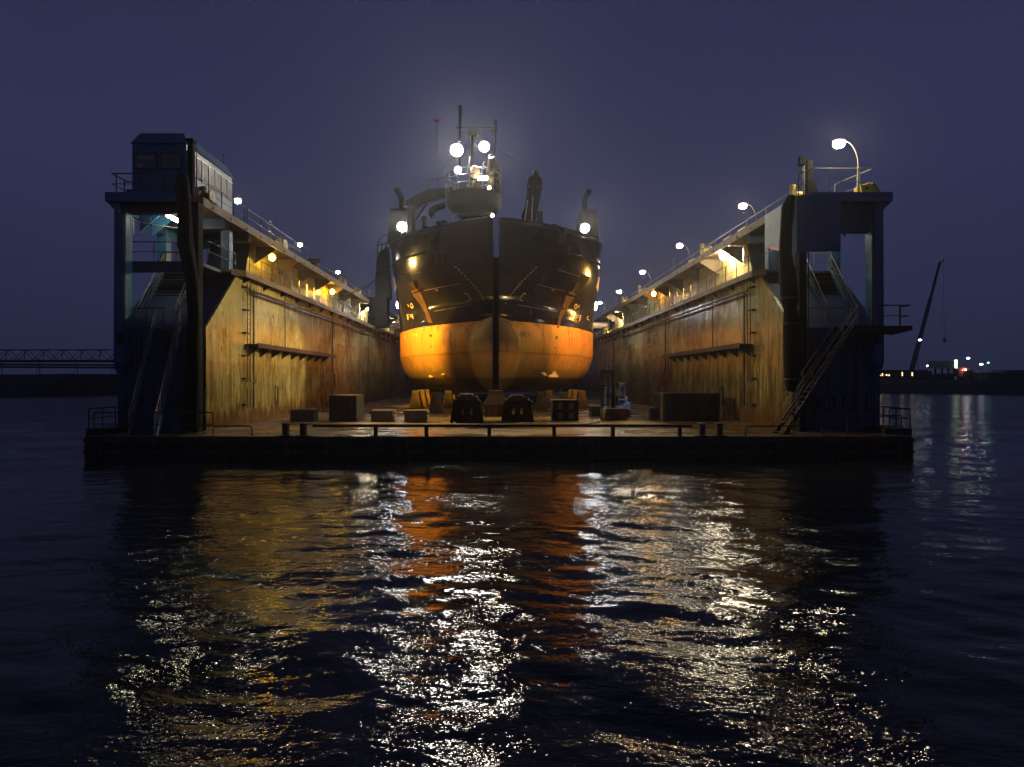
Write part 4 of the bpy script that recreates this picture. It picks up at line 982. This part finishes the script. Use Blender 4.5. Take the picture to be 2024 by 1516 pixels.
# spraying nozzle
p = W(976, 338, DC); nz_ = MB().lathe((p.x, DC, 20.9), [(.55,0),(.55,2.2),(.66,2.25),(.7,2.5),(.6,2.8)], 20).sphere((p.x, DC, p.z), .72, 18).build('spray_nozzle', M['shiptan'], ship, smooth=True)
e = W(971.5, 311, DC-.7); ax = (e-Vector((p.x, DC, p.z)))
MB().lathe((p.x, DC, p.z), [(.62,.3),(.33,ax.length-.1),(.33,ax.length),(.24,ax.length)], 20, axis=ax).build('nozzle_cone', M['shiptan'], nz_, smooth=True)
MB().tube([Vector((0,0,0))+e+Vector((.29*math.cos(t), -.10*math.sin(t), .22*math.sin(t))) for t in [2*math.pi*k/20 for k in range(21)]], .05, 6).build('nozzle_lip', M['white'], nz_, smooth=True)
mb = MB()
for k in range(9):
    t_ = k/8; q = W(957+t_*9-6*math.sin(t_*3.1), 320+t_*13, DC-.5); mb.sphere(q, .06, 8)
mb.build('flange_bolts', M['white'], nz_)
# masts and aerials
mast = MB().tube([W(909,330,57), W(909,215,57)], .1, 8).tube([W(909,240,57), W(909,209,57)], .16, 8).tube([W(979,310,57), W(979,238,57)], .09, 8).tube([W(979,262,57), W(979,237,57)], .15, 8).build('mast', M['dark'], ship)
mb = MB().tube([W(900,252,57), W(985,252,57)], .05, 6).tube([W(909,262,57), W(979,258,57)], .035, 6).tube([W(935,345,57), W(932,262,57)], .12, 8).tube([W(918,300,57), W(950,264,57)], .04, 6).tube([W(952,300,57), W(924,262,57)], .04, 6)
mb.box(W(925,0,57).x, W(944,0,57).x, 56.8, 57.3, W(0,270,57).z, W(0,258,57).z); mb.build('mast_yard', M['dark'], ship)
MB().tube([W(923,345,56), W(929,310,56)], .05, 6).build('whip_aerial', M['rail'], ship)
t_ = MB().tube([W(864,300,100), W(864,230,100)], .05, 5).build('flagstaff', M['dark'], ship)
MB().prism([W(858,240,100), W(858,235,100), W(864,237,100), W(871,234,100), W(871,239,100), W(864,242,100)], (0, .05, 0)).build('flag', M['redp'], t_)
# folded boom on the right
mb = MB()
mb.prism([W(1046,440,55), W(1048,405,55), W(1041,370,55), W(1044,352,55), W(1051,346,55), W(1063,346,55), W(1071,352,55), W(1072,368,55), W(1066,400,55), W(1058,440,55)], (0, .9, 0))
mb.lathe(W(1057.5,350,55), [(.3,0),(.34,.25),(.3,.5),(.18,.6)], 14); mb.sphere(W(1049,372,54.8), .32, 10); mb.sphere(W(1066,372,54.8), .32, 10)
mb.prism([W(1032,440,55), W(1031,425,55), W(1037,410,55), W(1041,385,55), W(1048,392,55), W(1046,440,55)], (0, .8, 0))
mb.build('folded_boom', M['shipgrey'], ship, smooth=False, bevel=.05)
MB().tube([W(1037,437,54.7), W(1043,395,54.7)], .05, 8).tube([W(1051,437,54.7), W(1053,388,54.7)], .05, 8).build('hydraulic_ram', M['white'], ship)
# deck crane on the left
cr_ = MB().tube([W(812,470,61.5), W(813,405,61.5)], .48, 16).build('crane_pedestal', M['shiptan'], ship, smooth=True)
PX([(800,408),(802,396),(836,378),(848,373),(886,370),(886,384),(862,392),(842,400),(822,407)], 61.0, .9, 'crane_boom', M['shiptan'], .04)
PX([(846,424),(848,412),(860,404),(890,396),(890,404),(862,414),(858,420),(852,432)], 61.2, .7, 'crane_jib', M['shiptan'], .04)
MB().tube([W(822,436,60.8), W(844,402,60.8)], .14, 8).tube([W(838,465,61), W(838,428,61)], .3, 10).build('crane_ram', M['shiptan'], ship, smooth=True)
MB().box(W(826,0,60).x, W(845,0,60).x, 60, 61.5, 16, W(0,455,60).z).build('crane_cab', M['shiptan'], ship, bevel=.03)
# accommodation aft, mostly hidden
MB().box(SX-8.5, SX+8.5, 100, 114, ZB, 19.2).build('deckhouse', M['shipgrey'], ship, bevel=.05)
# bow ladder in the split, platform rails, lines and vents on the foredeck
lm = MB(); a, b = W(974,470,49.3), W(974,428,50.0)
for dx in (-.12, .12): lm.tube([a+Vector((dx,0,0)), b+Vector((dx,0,.3))], .03, 5)
for k in range(7): p = a.lerp(b, k/6); lm.tube([p+Vector((-.12,0,0)), p+Vector((.12,0,0))], .02, 5)
lm.build('bow_ladder', M['rail'], ship)
lm = MB()
for y_ in (445, 456): lm.tube([W(975,y_,49.8), W(981,y_+3,49.9), W(988,y_,49.8)], .02, 5)
lm.build('safety_chain', M['rail'], ship)
lm = MB(); lm.tube([W(893,430,55), W(893,424,55), W(966,424,55), W(966,431,55)], .05, 6)
for x_ in (897, 903, 955, 961): lm.tube([W(x_,440,55), W(x_,424,55)], .035, 6)
lm.build('pedestal_platform', M['rail'], ship)
lm = MB(); lm.tube([W(826,372,60), W(845,356,60), W(880,350,60)], .03, 5); lm.tube([W(845,373,60), W(845,356,60)], .03, 5); lm.tube([W(866,370,60), W(866,352,60)], .03, 5)
lm.build('boom_handrail', M['dark'], ship)
lm = MB(); lm.tube([W(935,265,57), W(815,404,61)], .015, 4); lm.tube([W(935,265,57), W(1055,340,56)], .015, 4)
lm.build('stay_wire', M['dark'], ship)
for xx, yy, h_ in ((925,372,.9),(932,366,1.2),(962,362,1.0),(984,352,1.6),(892,366,.8)):
    p = W(xx, yy, 55.6); MB().lathe((p.x, 55.6, 21.0), [(.12,0),(.12,h_*.7),(.2,h_*.75),(.2,h_),(.05,h_+.1)], 10).build('deck_fitting', M['shiptan'], ship, smooth=True)
for xx, yy in ((787,468),(1168,470),(842,452),(1062,449)):
    p = W(xx, yy, 54 if 800 < xx < 1100 else 58); MB().box(p.x-.25, p.x+.25, p.y, p.y+.4, 15.7, p.z+.25).build('deck_vent', M['shipgrey'], ship, bevel=.03)
# floodlights
def flood(px, D, c, watts, r, aim=(0,-1,-.12), name='floodlight'):
    p = W(px[0], px[1], D); aim = Vector(aim).normalized()
    fl = MB().lathe(p - aim*.22, [(r*.5,0),(r*1.1,.12),(r*1.18,.3),(r*1.12,.3),(r*1.05,.16)], 20, axis=aim).build(name, M['dark'], ship, smooth=True)
    MB().lathe(p, [(r,-.02),(r*.98,.03),(r*.7,.06),(.02,.07)], 20, axis=aim).build('lens', lampmat(c, watts, math.pi*r*r), fl, smooth=True)
flood((903,297), 56.6, LF, 1300, .55)
flood((957,290), 56.6, LF, 900, .45)
flood((905,336), 55.6, LC, 200, .3)
flood((973,426), 53.2, LW, 200, .12)
flood((795,448), 62.6, LF, 900, .48, (-.15,-1,-.5))
flood((1156,451), 62.6, LF, 900, .44, (.15,-1,-.5))
o = MB().box(W(945,0,55.2).x, W(964,0,55.2).x, 55.1, 55.2, W(0,356,55.2).z, W(0,349,55.2).z).build('box_lamp', lampmat((1,.75,.38), 130, 1.0), ship)
flood((967,371), 53.4, (1,.7,.35), 60, .13)
# side lamps on ship flanks that light the dock walls abreast
for s, px in ((-1, (777,600)), (1, (1178,603))):
    p = W(px[0], px[1], 66)
    q = Vector((SX+s*(hb(66, p.z)+.28), 66, p.z))
    fl = MB().lathe(q, [(.3,-.15),(.32,.0)], 14, axis=(s,-.3,-.6)).build('side_lamp', M['dark'], ship)
    MB().sphere(q + Vector((s*.1,-.1,-.12)), .24, 12, .8, .8, 1.9).build('lens', lampmat(LC, 900, .9), fl, smooth=True)

# dark gangway tower standing between the left wing and the ship
t = thing('gangway_tower', (-14.0, 70, 12), 'dark lattice gangway tower left of the ship', 'tower')
D = 70
MB().prism([W(741,590,D), W(742,540,D), W(748,500,D), W(766,486,D), W(772,590,D)], (0, 1.2, 0)).build('core', M['black'], t, bevel=.05)
m = MB()
for xx in (744, 752, 760): m.tube([W(xx, 540, D-.2), W(xx+3, 478, D-.2)], .06, 6)
for yy in (485, 498, 512, 526): m.tube([W(745, yy, D-.2), W(764, yy-3, D-.2)], .045, 6)
m.tube([W(745,500,D-.3), W(748,478,D-.3), W(756,467,D-.3), W(770,462,D-.3)], .06, 6); m.build('cage', M['black'], t)
MB().tube([W(748,545,69), W(735,560,66), W(715,572,63), W(690,580,60), W(676,583,57)], .07, 6).build('cable', M['black'], t, smooth=True)
MB().box(-15.4, -13.2, 69.6, 71.4, ZS+.15, 13.4).build('base', M['black'], t)

# ------------------------------------------------------------------ things on the dock deck
def onfloor(xp, yp): D = (CZ-ZD)*F/(yp-CY); return (xp-CX)*D/F, D, F/D
def docking_block(x0, x1, yt, yb, label):
    a, D, s = onfloor(x0, yb); b = (x1-CX)/s; h = (yb-yt)/s; cx_ = (a+b)/2; w = (b-a)/2
    t = thing('docking_block', (cx_, D+.6, ZD), label, 'docking block', 'tapered docking blocks with oval holes')
    # side plates with holes: built as frame around two slots
    z0, z1 = ZD, ZD+h*.78; wt = w*.78
    for yy in (D, D+1.3):
        mb = MB()
        hx = [(-.36*w, .08*w), (.12*w, .08*w)]
        zl, zh = ZD+h*.23, ZD+h*.52
        def wx(z): return w + (wt-w)*(z-z0)/(z1-z0)
        mb.prism([(cx_-wx(z0),yy,z0),(cx_+wx(z0),yy,z0),(cx_+wx(zl),yy,zl),(cx_-wx(zl),yy,zl)], (0,.08,0))
        mb.prism([(cx_-wx(zh),yy,zh),(cx_+wx(zh),yy,zh),(cx_+wx(z1),yy,z1),(cx_-wx(z1),yy,z1)], (0,.08,0))
        edges = [-None if False else 0]
        cuts = [(-.36*w,-.14*w),(.14*w,.36*w)]
        mb.prism([(cx_-wx(zl),yy,zl),(cx_+cuts[0][0],yy,zl),(cx_+cuts[0][0],yy,zh),(cx_-wx(zh),yy,zh)], (0,.08,0))
        mb.prism([(cx_+cuts[0][1],yy,zl),(cx_+cuts[1][0],yy,zl),(cx_+cuts[1][0],yy,zh),(cx_+cuts[0][1],yy,zh)], (0,.08,0))
        mb.prism([(cx_+cuts[1][1],yy,zl),(cx_+wx(zl),yy,zl),(cx_+wx(zh),yy,zh),(cx_+cuts[1][1],yy,zh)], (0,.08,0))
        for c0, c1 in cuts:                     # rounded slot ends
            r_ = (c1-c0)/2; xc = cx_+(c0+c1)/2
            for zc, sg in ((zl, 1), (zh, -1)):
                for sx in (-1, 1):
                    pts = [(xc+sx*r_, yy, zc)] + [(xc+sx*r_*math.sin(a_), yy, zc+sg*r_*(1-math.cos(a_))) for a_ in (0,.4,.8,1.2,1.57)]
                    mb.prism(pts, (0,.08,0))
        mb.build('side_plate', M['black'], t)
    mb = MB().box(cx_-wt*.98, cx_+wt*.98, D-.03, D+1.42, z1, z1+.07).box(cx_-wt*.8, cx_+wt*.8, D+.0, D+1.3, z1+.07, ZD+h*.93)
    mb.build('saddle', M['dark'], t, bevel=.02)
    MB().box(cx_-wt*.55, cx_+wt*.45, D+.05, D+1.2, ZD+h*.93, ZD+h).build('timber_pad', M['wood'], t, bevel=.02)
    MB().tube([(cx_+wt*.8, D-.05, ZD+h*.9), (cx_+wt*.95, D-.1, ZD+h*.8), (cx_+w*1.0, D-.08, ZD+h*.7), (cx_+w*.85, D-.1, ZD+h*.55)], .025, 6).build('chain', M['rail'], t)
docking_block(889, 955, 779, 836, 'black tapered docking block with a pale pad, left of the centre keel block')
docking_block(991, 1056, 781, 834, 'black tapered docking block with two clear oval holes, right of the centre keel block')
def slab(x0, x1, yt, yb, dep, label, name='concrete_block', m_='concrete', lugs=False, cat='block', group='low concrete blocks on the dock deck', lid=False):
    a, D, s = onfloor(x0, yb); b = (x1-CX)/s; h = (yb-yt)/s
    t = thing(name, ((a+b)/2, D+dep/2, ZD), label, cat, group)
    MB().box(a, b, D, D+dep, ZD, ZD+h).build('body', M[m_], t, bevel=.035)
    if lugs:
        for x, sg in ((a, -1), (b, 1)): MB().prism([(x, D+.1, ZD+h*.95), (x+sg*.16, D+.1, ZD+h*.78), (x, D+.1, ZD+h*.7)], (0, dep*.7, 0)).build('lug', M['rust'], t)
    MB().box(a-.02, b+.02, D-.02, D+dep+.02, ZD+h+.001, ZD+h+.05).build('cap', M['wood' if not lid else 'rust'], t)
    return t, a, b, D, h
slab(573, 620, 811, 833, 1.0, 'low grey concrete block nearest the left wall')
slab(733, 777, 813, 834, 1.2, 'low concrete block with side lugs, left one of the pair', lugs=True)
slab(799, 843, 813, 835, 1.2, 'low concrete block with side lugs, right one of the pair', lugs=True)
slab(1197, 1240, 809, 831, 1.0, 'low rusty block standing before the blue forklift', m_='rust')
slab(1284, 1328, 809, 830, 1.0, 'low dark block between the forklift and the dark container')
slab(1168, 1202, 804, 823, 1.0, 'dark block under the forklift mast', m_='dark')
t, a, b, D, h = slab(650, 705, 783, 833, 2.0, 'tall dark steel box on the left side of the deck', 'steel_box', 'dark', cat='box', group=None, lid=True)
m = MB()
for k in range(4): m.box(a+.2+k*.38, a+.26+k*.38, D-.03, D, ZD+.1, ZD+h-.1)
m.build('rib', M['rust'], t)
t, a, b, D, h = slab(1310, 1422, 779, 832, 2.3, 'long black container against the right wall', 'container', 'dark', cat='container', group=None, lid=True)
m = MB()
for k in range(14): m.box(a+.15+k*.26, a+.25+k*.26, D-.035, D, ZD+.12, ZD+h-.12)
m.build('corrugation', M['dark'], t)
for k in range(3): MB().box(a+.1+k*1.2, a+.16+k*1.2, D-.06, D-.036, ZD+.1, ZD+h-.1).build('locking_bar', M['rust'], t)
t, a, b, D, h = slab(1092, 1144, 792, 832, 1.2, 'squat black docking block with four openings right of centre', 'low_docking_block', 'black', cat='docking block', group=None)
w = (b-a)
for k in (.2, .62):
    for z in (.1, .58): MB().box(a+w*k, a+w*(k+.18), D-.02, D-.001, ZD+h*z, ZD+h*(z+.3)).build('opening', M['concrete'], t)
# centre keel block with timber crown
a, D, s = onfloor(957, 824); b = (1004-CX)/s; h = 52/s; cx_ = (a+b)/2
t = thing('keel_block', (cx_, D+.7, ZD), 'brown timber topped keel block on the ship centre line, nearest of them', 'keel block', 'keel blocks under the ship')
MB().box(a, b, D, D+1.2, ZD, ZD+h*.45).build('base', M['rust'], t, bevel=.03)
MB().frustum(cx_, D+.6, ZD+h*.451, ZD+h*.8, (b-a)/2*1.05, .62, (b-a)/2*.7, .55).build('crown', M['wood'], t, bevel=.03)
MB().box(cx_-.5, cx_+.5, D+.1, D+1.1, ZD+h*.801, ZD+h).build('timber_pad', M['wood'], t, bevel=.02)
proto = None
k = 0
spots = [(x, y) for y in (54.5, 58.5, 62.5, 66.5) for x in (-7.6, -4.6, 0, 4.6, 7.6)] + [(-5.0, 47.2), (5.2, 47.5), (-3.4, 50.8), (3.6, 51)]
rown = {54.5: 'first', 58.5: 'second', 62.5: 'third', 66.5: 'fourth'}
coln = {-7.6: 'outer left', -4.6: 'inner left', 0: 'centre', 4.6: 'inner right', 7.6: 'outer right'}
extra = {(-5.0, 47.2): 'slender keel block standing free before the bow on the left', (5.2, 47.5): 'slender keel block standing free before the bow on the right', (-3.4, 50.8): 'slender keel block close to the bulb on the left', (3.6, 51): 'slender keel block close to the bulb on the right'}
for x, y in spots:
    lab = extra.get((x, y)) or f'dark keel block in the {coln[x]} column, {rown[y]} row under the ship'
    if proto is None:
        proto = thing('keel_block', (x, y, ZD), lab, 'keel block', 'keel blocks under the ship')
        MB().frustum(x, y, ZD, ZD+1.35, .62, .7, .3, .5).build('base', M['rust'], proto, bevel=.03)
        MB().box(x-.32, x+.32, y-.5, y+.5, ZD+1.351, ZD+1.63).build('timber_pad', M['wood'], proto, bevel=.02)
    else: dup(proto, (x, y, ZD), lab)
# small clutter: yellow cleat, cable
t = thing('cleat', (W(1555,0,29.5).x, 29.3, ZD), 'small yellow cleat at the foot of the right stairs', 'cleat')
MB().lathe((W(1555,0,29.5).x, 29.3, ZD), [(.12,0),(.08,.1),(.06,.3),(.1,.35)], 10).build('post', M['yellow'], t)
MB().tube([(W(1555,0,29.5).x-.18, 29.3, ZD+.3), (W(1555,0,29.5).x+.18, 29.3, ZD+.3)], .04, 6).build('horn', M['yellow'], t)

def floor_hose(pts, label, r_=.045):
    P = [Vector((W(x, y, 1).x*((CZ-ZD)*F/(y-CY)), (CZ-ZD)*F/(y-CY), ZD+r_)) for x, y in pts]
    q = []
    for i in range(len(P)-1):
        for k in range(6):
            t_ = k/6; p0, p1, p2, p3 = P[max(i-1,0)], P[i], P[i+1], P[min(i+2,len(P)-1)]
            q.append(.5*((2*p1)+(p2-p0)*t_+(2*p0-5*p1+4*p2-p3)*t_*t_+(3*p1-p0-3*p2+p3)*t_**3))
    q.append(P[-1]); t = thing('hose', P[0], label, 'hose', 'hoses lying on the dock deck')
    MB().tube(q, r_, 6).build('tube', M['rail'], t, smooth=True)
    MB().tube([q[-1], q[-1]+(q[-1]-q[-2]).normalized()*.3], r_*1.6, 8).build('coupling', M['dark'], t)
floor_hose([(622,815),(632,812),(642,812),(650,809)], 'pale hose on the deck between the left wall block and the tall steel box')
floor_hose([(1060,822),(1075,829),(1090,839),(1140,840),(1180,836)], 'thin hose curling in front of the squat black docking block')
floor_hose([(868,806),(880,812),(905,842),(960,846),(1040,843)], 'thin hose winding in front of the two black tapered docking blocks')
# forklift
fx, fy, fs_ = onfloor(1218, 829); 
t = thing('forklift', (fx, fy+.6, ZD), 'blue forklift with a tall black mast parked on the right of the deck', 'forklift')
head = math.atan2(-.80, -.60)
MT = Matrix.Translation((fx+.05, fy+.75, ZD)) @ Matrix.Rotation(head, 4, 'Z')      # local +x is forward
def fk(): m = MB(); m.M = MT; return m
fk().box(-1.25, .75, -.5, .5, .38, .85).build('chassis', M['truckblue'], t, bevel=.04)
fk().box(-1.45, -.75, -.52, .52, .45, 1.12).build('counterweight', M['truckblue'], t, bevel=.12)
fk().box(-1.3, -.85, -.3, .35, 1.125, 1.5).build('gas_tank', M['beige'], t, bevel=.08)
for sy in (-1, 1):
    y = sy*.5
    m = fk(); pts = [(-.62,y,.86),(-.55,y,1.35),(-.42,y,2.15),(-.3,y,2.3),(.18,y,2.3),(.3,y,2.15),(.42,y,1.3),(.48,y,.6),(.2,y,.45),(-.05,y,.5),(-.1,y,.85),(-.62,y,.95)]
    m.tube([Vector(p) for p in pts], .045, 6); m.tube([Vector((-.55,y,1.3)), Vector((.42,y,1.3))], .04, 6); m.build('door_frame', M['truckblue'], t)
fk().box(-.5, .5, -.56, .56, 2.34, 2.42).build('overhead_guard', M['dark'], t, bevel=.02)
fk().box(-.55, -.45, -.45, .45, 1.1, 2.3).build('rear_window', M['glass'], t)
fk().box(-.35, .1, -.25, .25, .86, 1.05).box(-.4, -.28, -.25, .25, 1.05, 1.55).build('seat', M['black'], t, bevel=.04)
for x in (-.95, .62):
    for sy in (-1, 1):
        r_ = .3 if x < 0 else .36
        w = fk().lathe((x, sy*.48-.12, r_), [(r_*.9,0),(r_,.03),(r_,.21),(r_*.9,.24)], 18, axis=(0,1,0)).build('wheel', M['black'], t, smooth=True)
        fk().lathe((x, sy*.48-.13, r_), [(r_*.5,0),(r_*.5,.26)], 12, axis=(0,1,0)).build('rim', M['dark'], w)
m = fk()
for sy in (-1, 1): m.box(.92, 1.08, sy*.42-.07, sy*.42+.07, .08, 3.25); m.box(1.08, 1.16, sy*.32-.04, sy*.32+.04, .08, 3.2)
m.box(.94, 1.06, -.36, .36, 3.1, 3.25); m.box(.94, 1.06, -.36, .36, 2.2, 2.3); m.box(.94, 1.06, -.36, .36, .9, 1.0); m.tube([Vector((1.0,0,.2)), Vector((1.0,0,2.9))], .05, 8)
m.build('mast', M['black'], t)
for sy in (-1, 1): fk().box(1.2, 2.1, sy*.25-.06, sy*.25+.06, .06, .1).box(1.17, 1.22, sy*.25-.06, sy*.25+.06, .06, .6).build('fork', M['dark'], t)
fk().box(1.1, 1.17, -.5, .5, .3, .75).build('carriage', M['dark'], t)

# ------------------------------------------------------------------ far shore: left truss bridge, right yard
t = thing('truss_bridge', (-130, 180, 5), 'long thin truss conveyor bridge over the left bank', 'bridge')
D = 180; zt_, zm, zb_, zp1, zp2 = (CZ-(y-CY)*D/F for y in (691.5, 711, 716, 722, 727))
xa, xb = -175, -60
MB().box(xa, xb, D, D+.4, zt_-.15, zt_+.15).build('top_chord', M['railblack'], t)
MB().box(xa, xb, D, D+2, zb_, zm).build('deck_girder', M['railblack'], t)
MB().tube([(xa, D-.3, zp1+.4), (xb, D-.3, zp1-.3)], .28, 6).tube([(xa, D-.3, zp2+.4), (xb, D-.3, zp2-.3)], .28, 6).build('pipeline', M['black'], t)
n = 20; st_ = (xb-xa)/n
b0 = None
for i in range(n):
    x = xa+i*st_
    if b0 is None:
        m = MB()
        m.tube([(x, D+.2, zm), (x+st_*.5, D+.2, zt_)], .09, 5); m.tube([(x+st_*.5, D+.2, zt_), (x+st_, D+.2, zm)], .09, 5)
        m.tube([(x, D+2, zt_), (x+st_*.5, D+2, zm)], .08, 5); m.tube([(x+st_*.5, D+2, zm), (x+st_, D+2, zt_)], .08, 5); m.tube([(x+st_*.3, D+.2, zm), (x+st_*.3, D+.2, zt_)], .1, 5)
        b0 = m.build('truss_bay', M['railblack'], t)
    else:
        c = b0.copy(); COL.objects.link(c); c.parent = t; c.location = (i*st_, 0, 0)
for i in range(0, n, 2):
    x = xa+i*st_; MB().tube([(x, D+1, 2), (x, D+1, zb_)], .12, 5).tube([(x-2.4, D+1, 2), (x, D+1, zb_)], .08, 5).build('trestle', M['railblack'], t)

M['farwall'] = mat('far_wall', (.05,.045,.045), (.04,.036,.036), .8, bump=0)
D = 172
t = thing('low_building', (117, D, 3), 'long low dark building with small lit windows on the right bank', 'building')
a, b = W(1722,733,D), W(1842,750,D)
MB().box(a.x, b.x, D, D+10, 2.6, a.z-.1).build('wall', M['farwall'], t)
MB().box(a.x-.3, b.x-1.5, D-.3, D+10.3, a.z-.1, a.z+.25).build('roof', M['farwall'], t)
wm_ = emit('lit_window', (1,.66,.3), 3.0)
for x0, w_, y0, y1 in ((1729.5,1.4,736,743),(1737.5,3,736,743),(1743,2,738,743),(1751,2.6,740,742.6),(1756,2.4,740.6,743),(1782.4,1.8,735.5,743),(1802,2,736,743)):
    p, q = W(x0, y0, D), W(x0+w_, y1, D); MB().box(p.x, q.x, D-.06, D-.01, q.z, p.z).build('lit_window', wm_, t)
t = thing('mobile_crane', (W(1800,0,200).x, 200, 3.3), 'tall dark telescopic crane leaning right over the far bank', 'crane')
a, b = W(1799,742,200), W(1858,518,200)
MB().tube([a, a+(b-a)*.35, a+(b-a)*.36, a+(b-a)*.68, a+(b-a)*.69, b], [.85,.8,.68,.62,.48,.42], 6).build('boom', M['dark'], t)
MB().tube([b, b+Vector((.9,0,.1)), b+Vector((1.3,0,.9))], .2, 5).build('boom_head', M['dark'], t)
MB().tube([b+Vector((1.0,0,0)), W(1867,670,200)], .04, 4).build('hoist_rope', M['dark'], t)
MB().sphere(W(1867,673,200), .5, 8, 1, 1, 1.5).build('hook_block', M['dark'], t)
MB().box(a.x-4, a.x+5, 199, 202, 3.3, 5.2).box(a.x-3.5, a.x, 199, 202, 5.2, 6.3).build('carrier', M['dark'], t, bevel=.1)
for i, (x, y, w_, lab) in enumerate(((1818,672,71,'high white yard lamp beside the crane boom'),(1834,723,50,'low white yard lamp right of the low building'),(1913,708,85,'twin white yard lamp above the orange truck'),(1939,720,64,'white yard lamp right of the orange truck'),(1953,717,17,'small green yard lamp at the far right'))):
    D = 190; p = W(x, y, D)
    t = thing('yard_lamp', (p.x-.6, D, 3.2), lab, 'yard lamp', 'yard lamps on the far right bank')
    MB().tube([(p.x-.6, D, 3.2), (p.x-.6, D, p.z+.2), (p.x, D, p.z+.3)], .09, 6).build('pole', M['rail'], t)
    MB().box(p.x-.5, p.x+.5, D-.2, D+.3, p.z+.3, p.z+.5).build('head', M['dark'], t)
    MB().sphere((p.x, D-.1, p.z), .3, 10, 1.8 if i != 4 else 1, 1, .9).build('bulb', lampmat(LC if i != 4 else (.25,1,.55), w_, 1.5), t, smooth=True)
D = 185
t = thing('site_hoarding', (W(1868,0,D).x, D, 3.2), 'dull green sheeted silo box with a bright lit end on the far bank', 'container')
p, q = W(1848,713,D), W(1887,728,D)
MB().box(p.x, q.x, D, D+3, q.z, p.z).build('sheeting', M['greensheet'], t)
MB().box(q.x+.05, q.x+.75, D-.1, D+.2, q.z+.2, p.z+.3).build('lit_end', emit('lit_sheet', (.75,1,.7), 3.0), t)
for x in (p.x+1, (p.x+q.x)/2, q.x-1): MB().box(x-.2, x+.2, D+1, D+1.4, 3, q.z).build('leg', M['dark'], t)
MB().box(p.x+1.5, q.x-.5, D-.5, D+2, 3.1, 5.6).build('base_tank', M['dark'], t)
t = thing('truck', (W(1905,0,183).x, 183, 3.3), 'bright orange lit truck on the far right bank', 'truck')
p, q = W(1894,728,183), W(1922,744,183)
MB().prism([W(1893,729,183), W(1897,744,183), W(1903,744,183), W(1904,731,183), W(1920,732,183), W(1916,727,183), W(1905,726,183)], (0, 2.2, 0)).build('body', M['orange'], t)
MB().box(W(1904,0,183).x, W(1924,0,183).x, 183, 185.5, 3.5, W(0,732,183).z).build('cab', M['dark'], t, bevel=.1)
for x in (1900, 1908, 1920): MB().lathe((W(x,0,183).x, 182.8, 3.7), [(.5,0),(.5,.4)], 12, axis=(0,1,0)).build('wheel', M['black'], t)
MB().sphere(W(1908.5,731,182.5), .22, 8).build('headlight', lampmat((1,.95,.85), 60, .6), t)
MB().box(W(1911,0,182.6).x, W(1918,0,182.6).x, 182.5, 182.6, W(0,739,182.6).z, W(0,735,182.6).z).build('windscreen', M['glass'], t)
t = thing('shed', (W(1957,0,195).x, 195, 3.2), 'low shed with a pale lit roof edge on the far right bank', 'shed')
MB().box(W(1928,0,195).x, W(1984,0,195).x, 195, 203, 2.9, W(0,736,195).z).build('wall', M['farwall'], t)
MB().box(W(1928,0,195).x, W(1984,0,195).x, 194.6, 203, W(0,736,195).z, W(0,734,195).z).build('roof', M['white'], t)
for i, (x0, x1, y0) in enumerate(((1992, 2045, 733), (1843, 1856, 741), (1700, 1722, 738))):
    D = 200; t = thing('hut', (W((x0+x1)/2,0,D).x, D, 3.2), ('wide dark hut cut by the right frame edge', 'tiny dark hut between low building and green box', 'small dark hut behind the right wing end')[i], 'hut')
    MB().box(W(x0,0,D).x, W(x1,0,D).x, D, D+6, 2.9, W(0,y0,D).z).build('wall', M['farwall'], t)
    MB().box(W(x0,0,D).x-.2, W(x1,0,D).x+.2, D-.2, D+6.2, W(0,y0,D).z, W(0,y0,D).z+.25).build('roof', M['farwall'], t)

# ------------------------------------------------------------------ misty night air
hz = MB().box(-440, 440, -30, 330, -6, 60).build('haze', M['glass'])
hm = bpy.data.materials.new('haze'); hm.use_nodes = True; n_ = hm.node_tree.nodes; n_.remove(n_['Principled BSDF'])
pv = n_.new('ShaderNodeVolumePrincipled'); pv.inputs['Color'].default_value = (.9,.9,.95,1); pv.inputs['Density'].default_value = .00048; pv.inputs['Anisotropy'].default_value = .82
hm.node_tree.links.new(pv.outputs[0], n_['Material Output'].inputs['Volume'])
hz.data.materials.clear(); hz.data.materials.append(hm); tag(hz, 'thin misty night air', 'haze', kind='stuff')
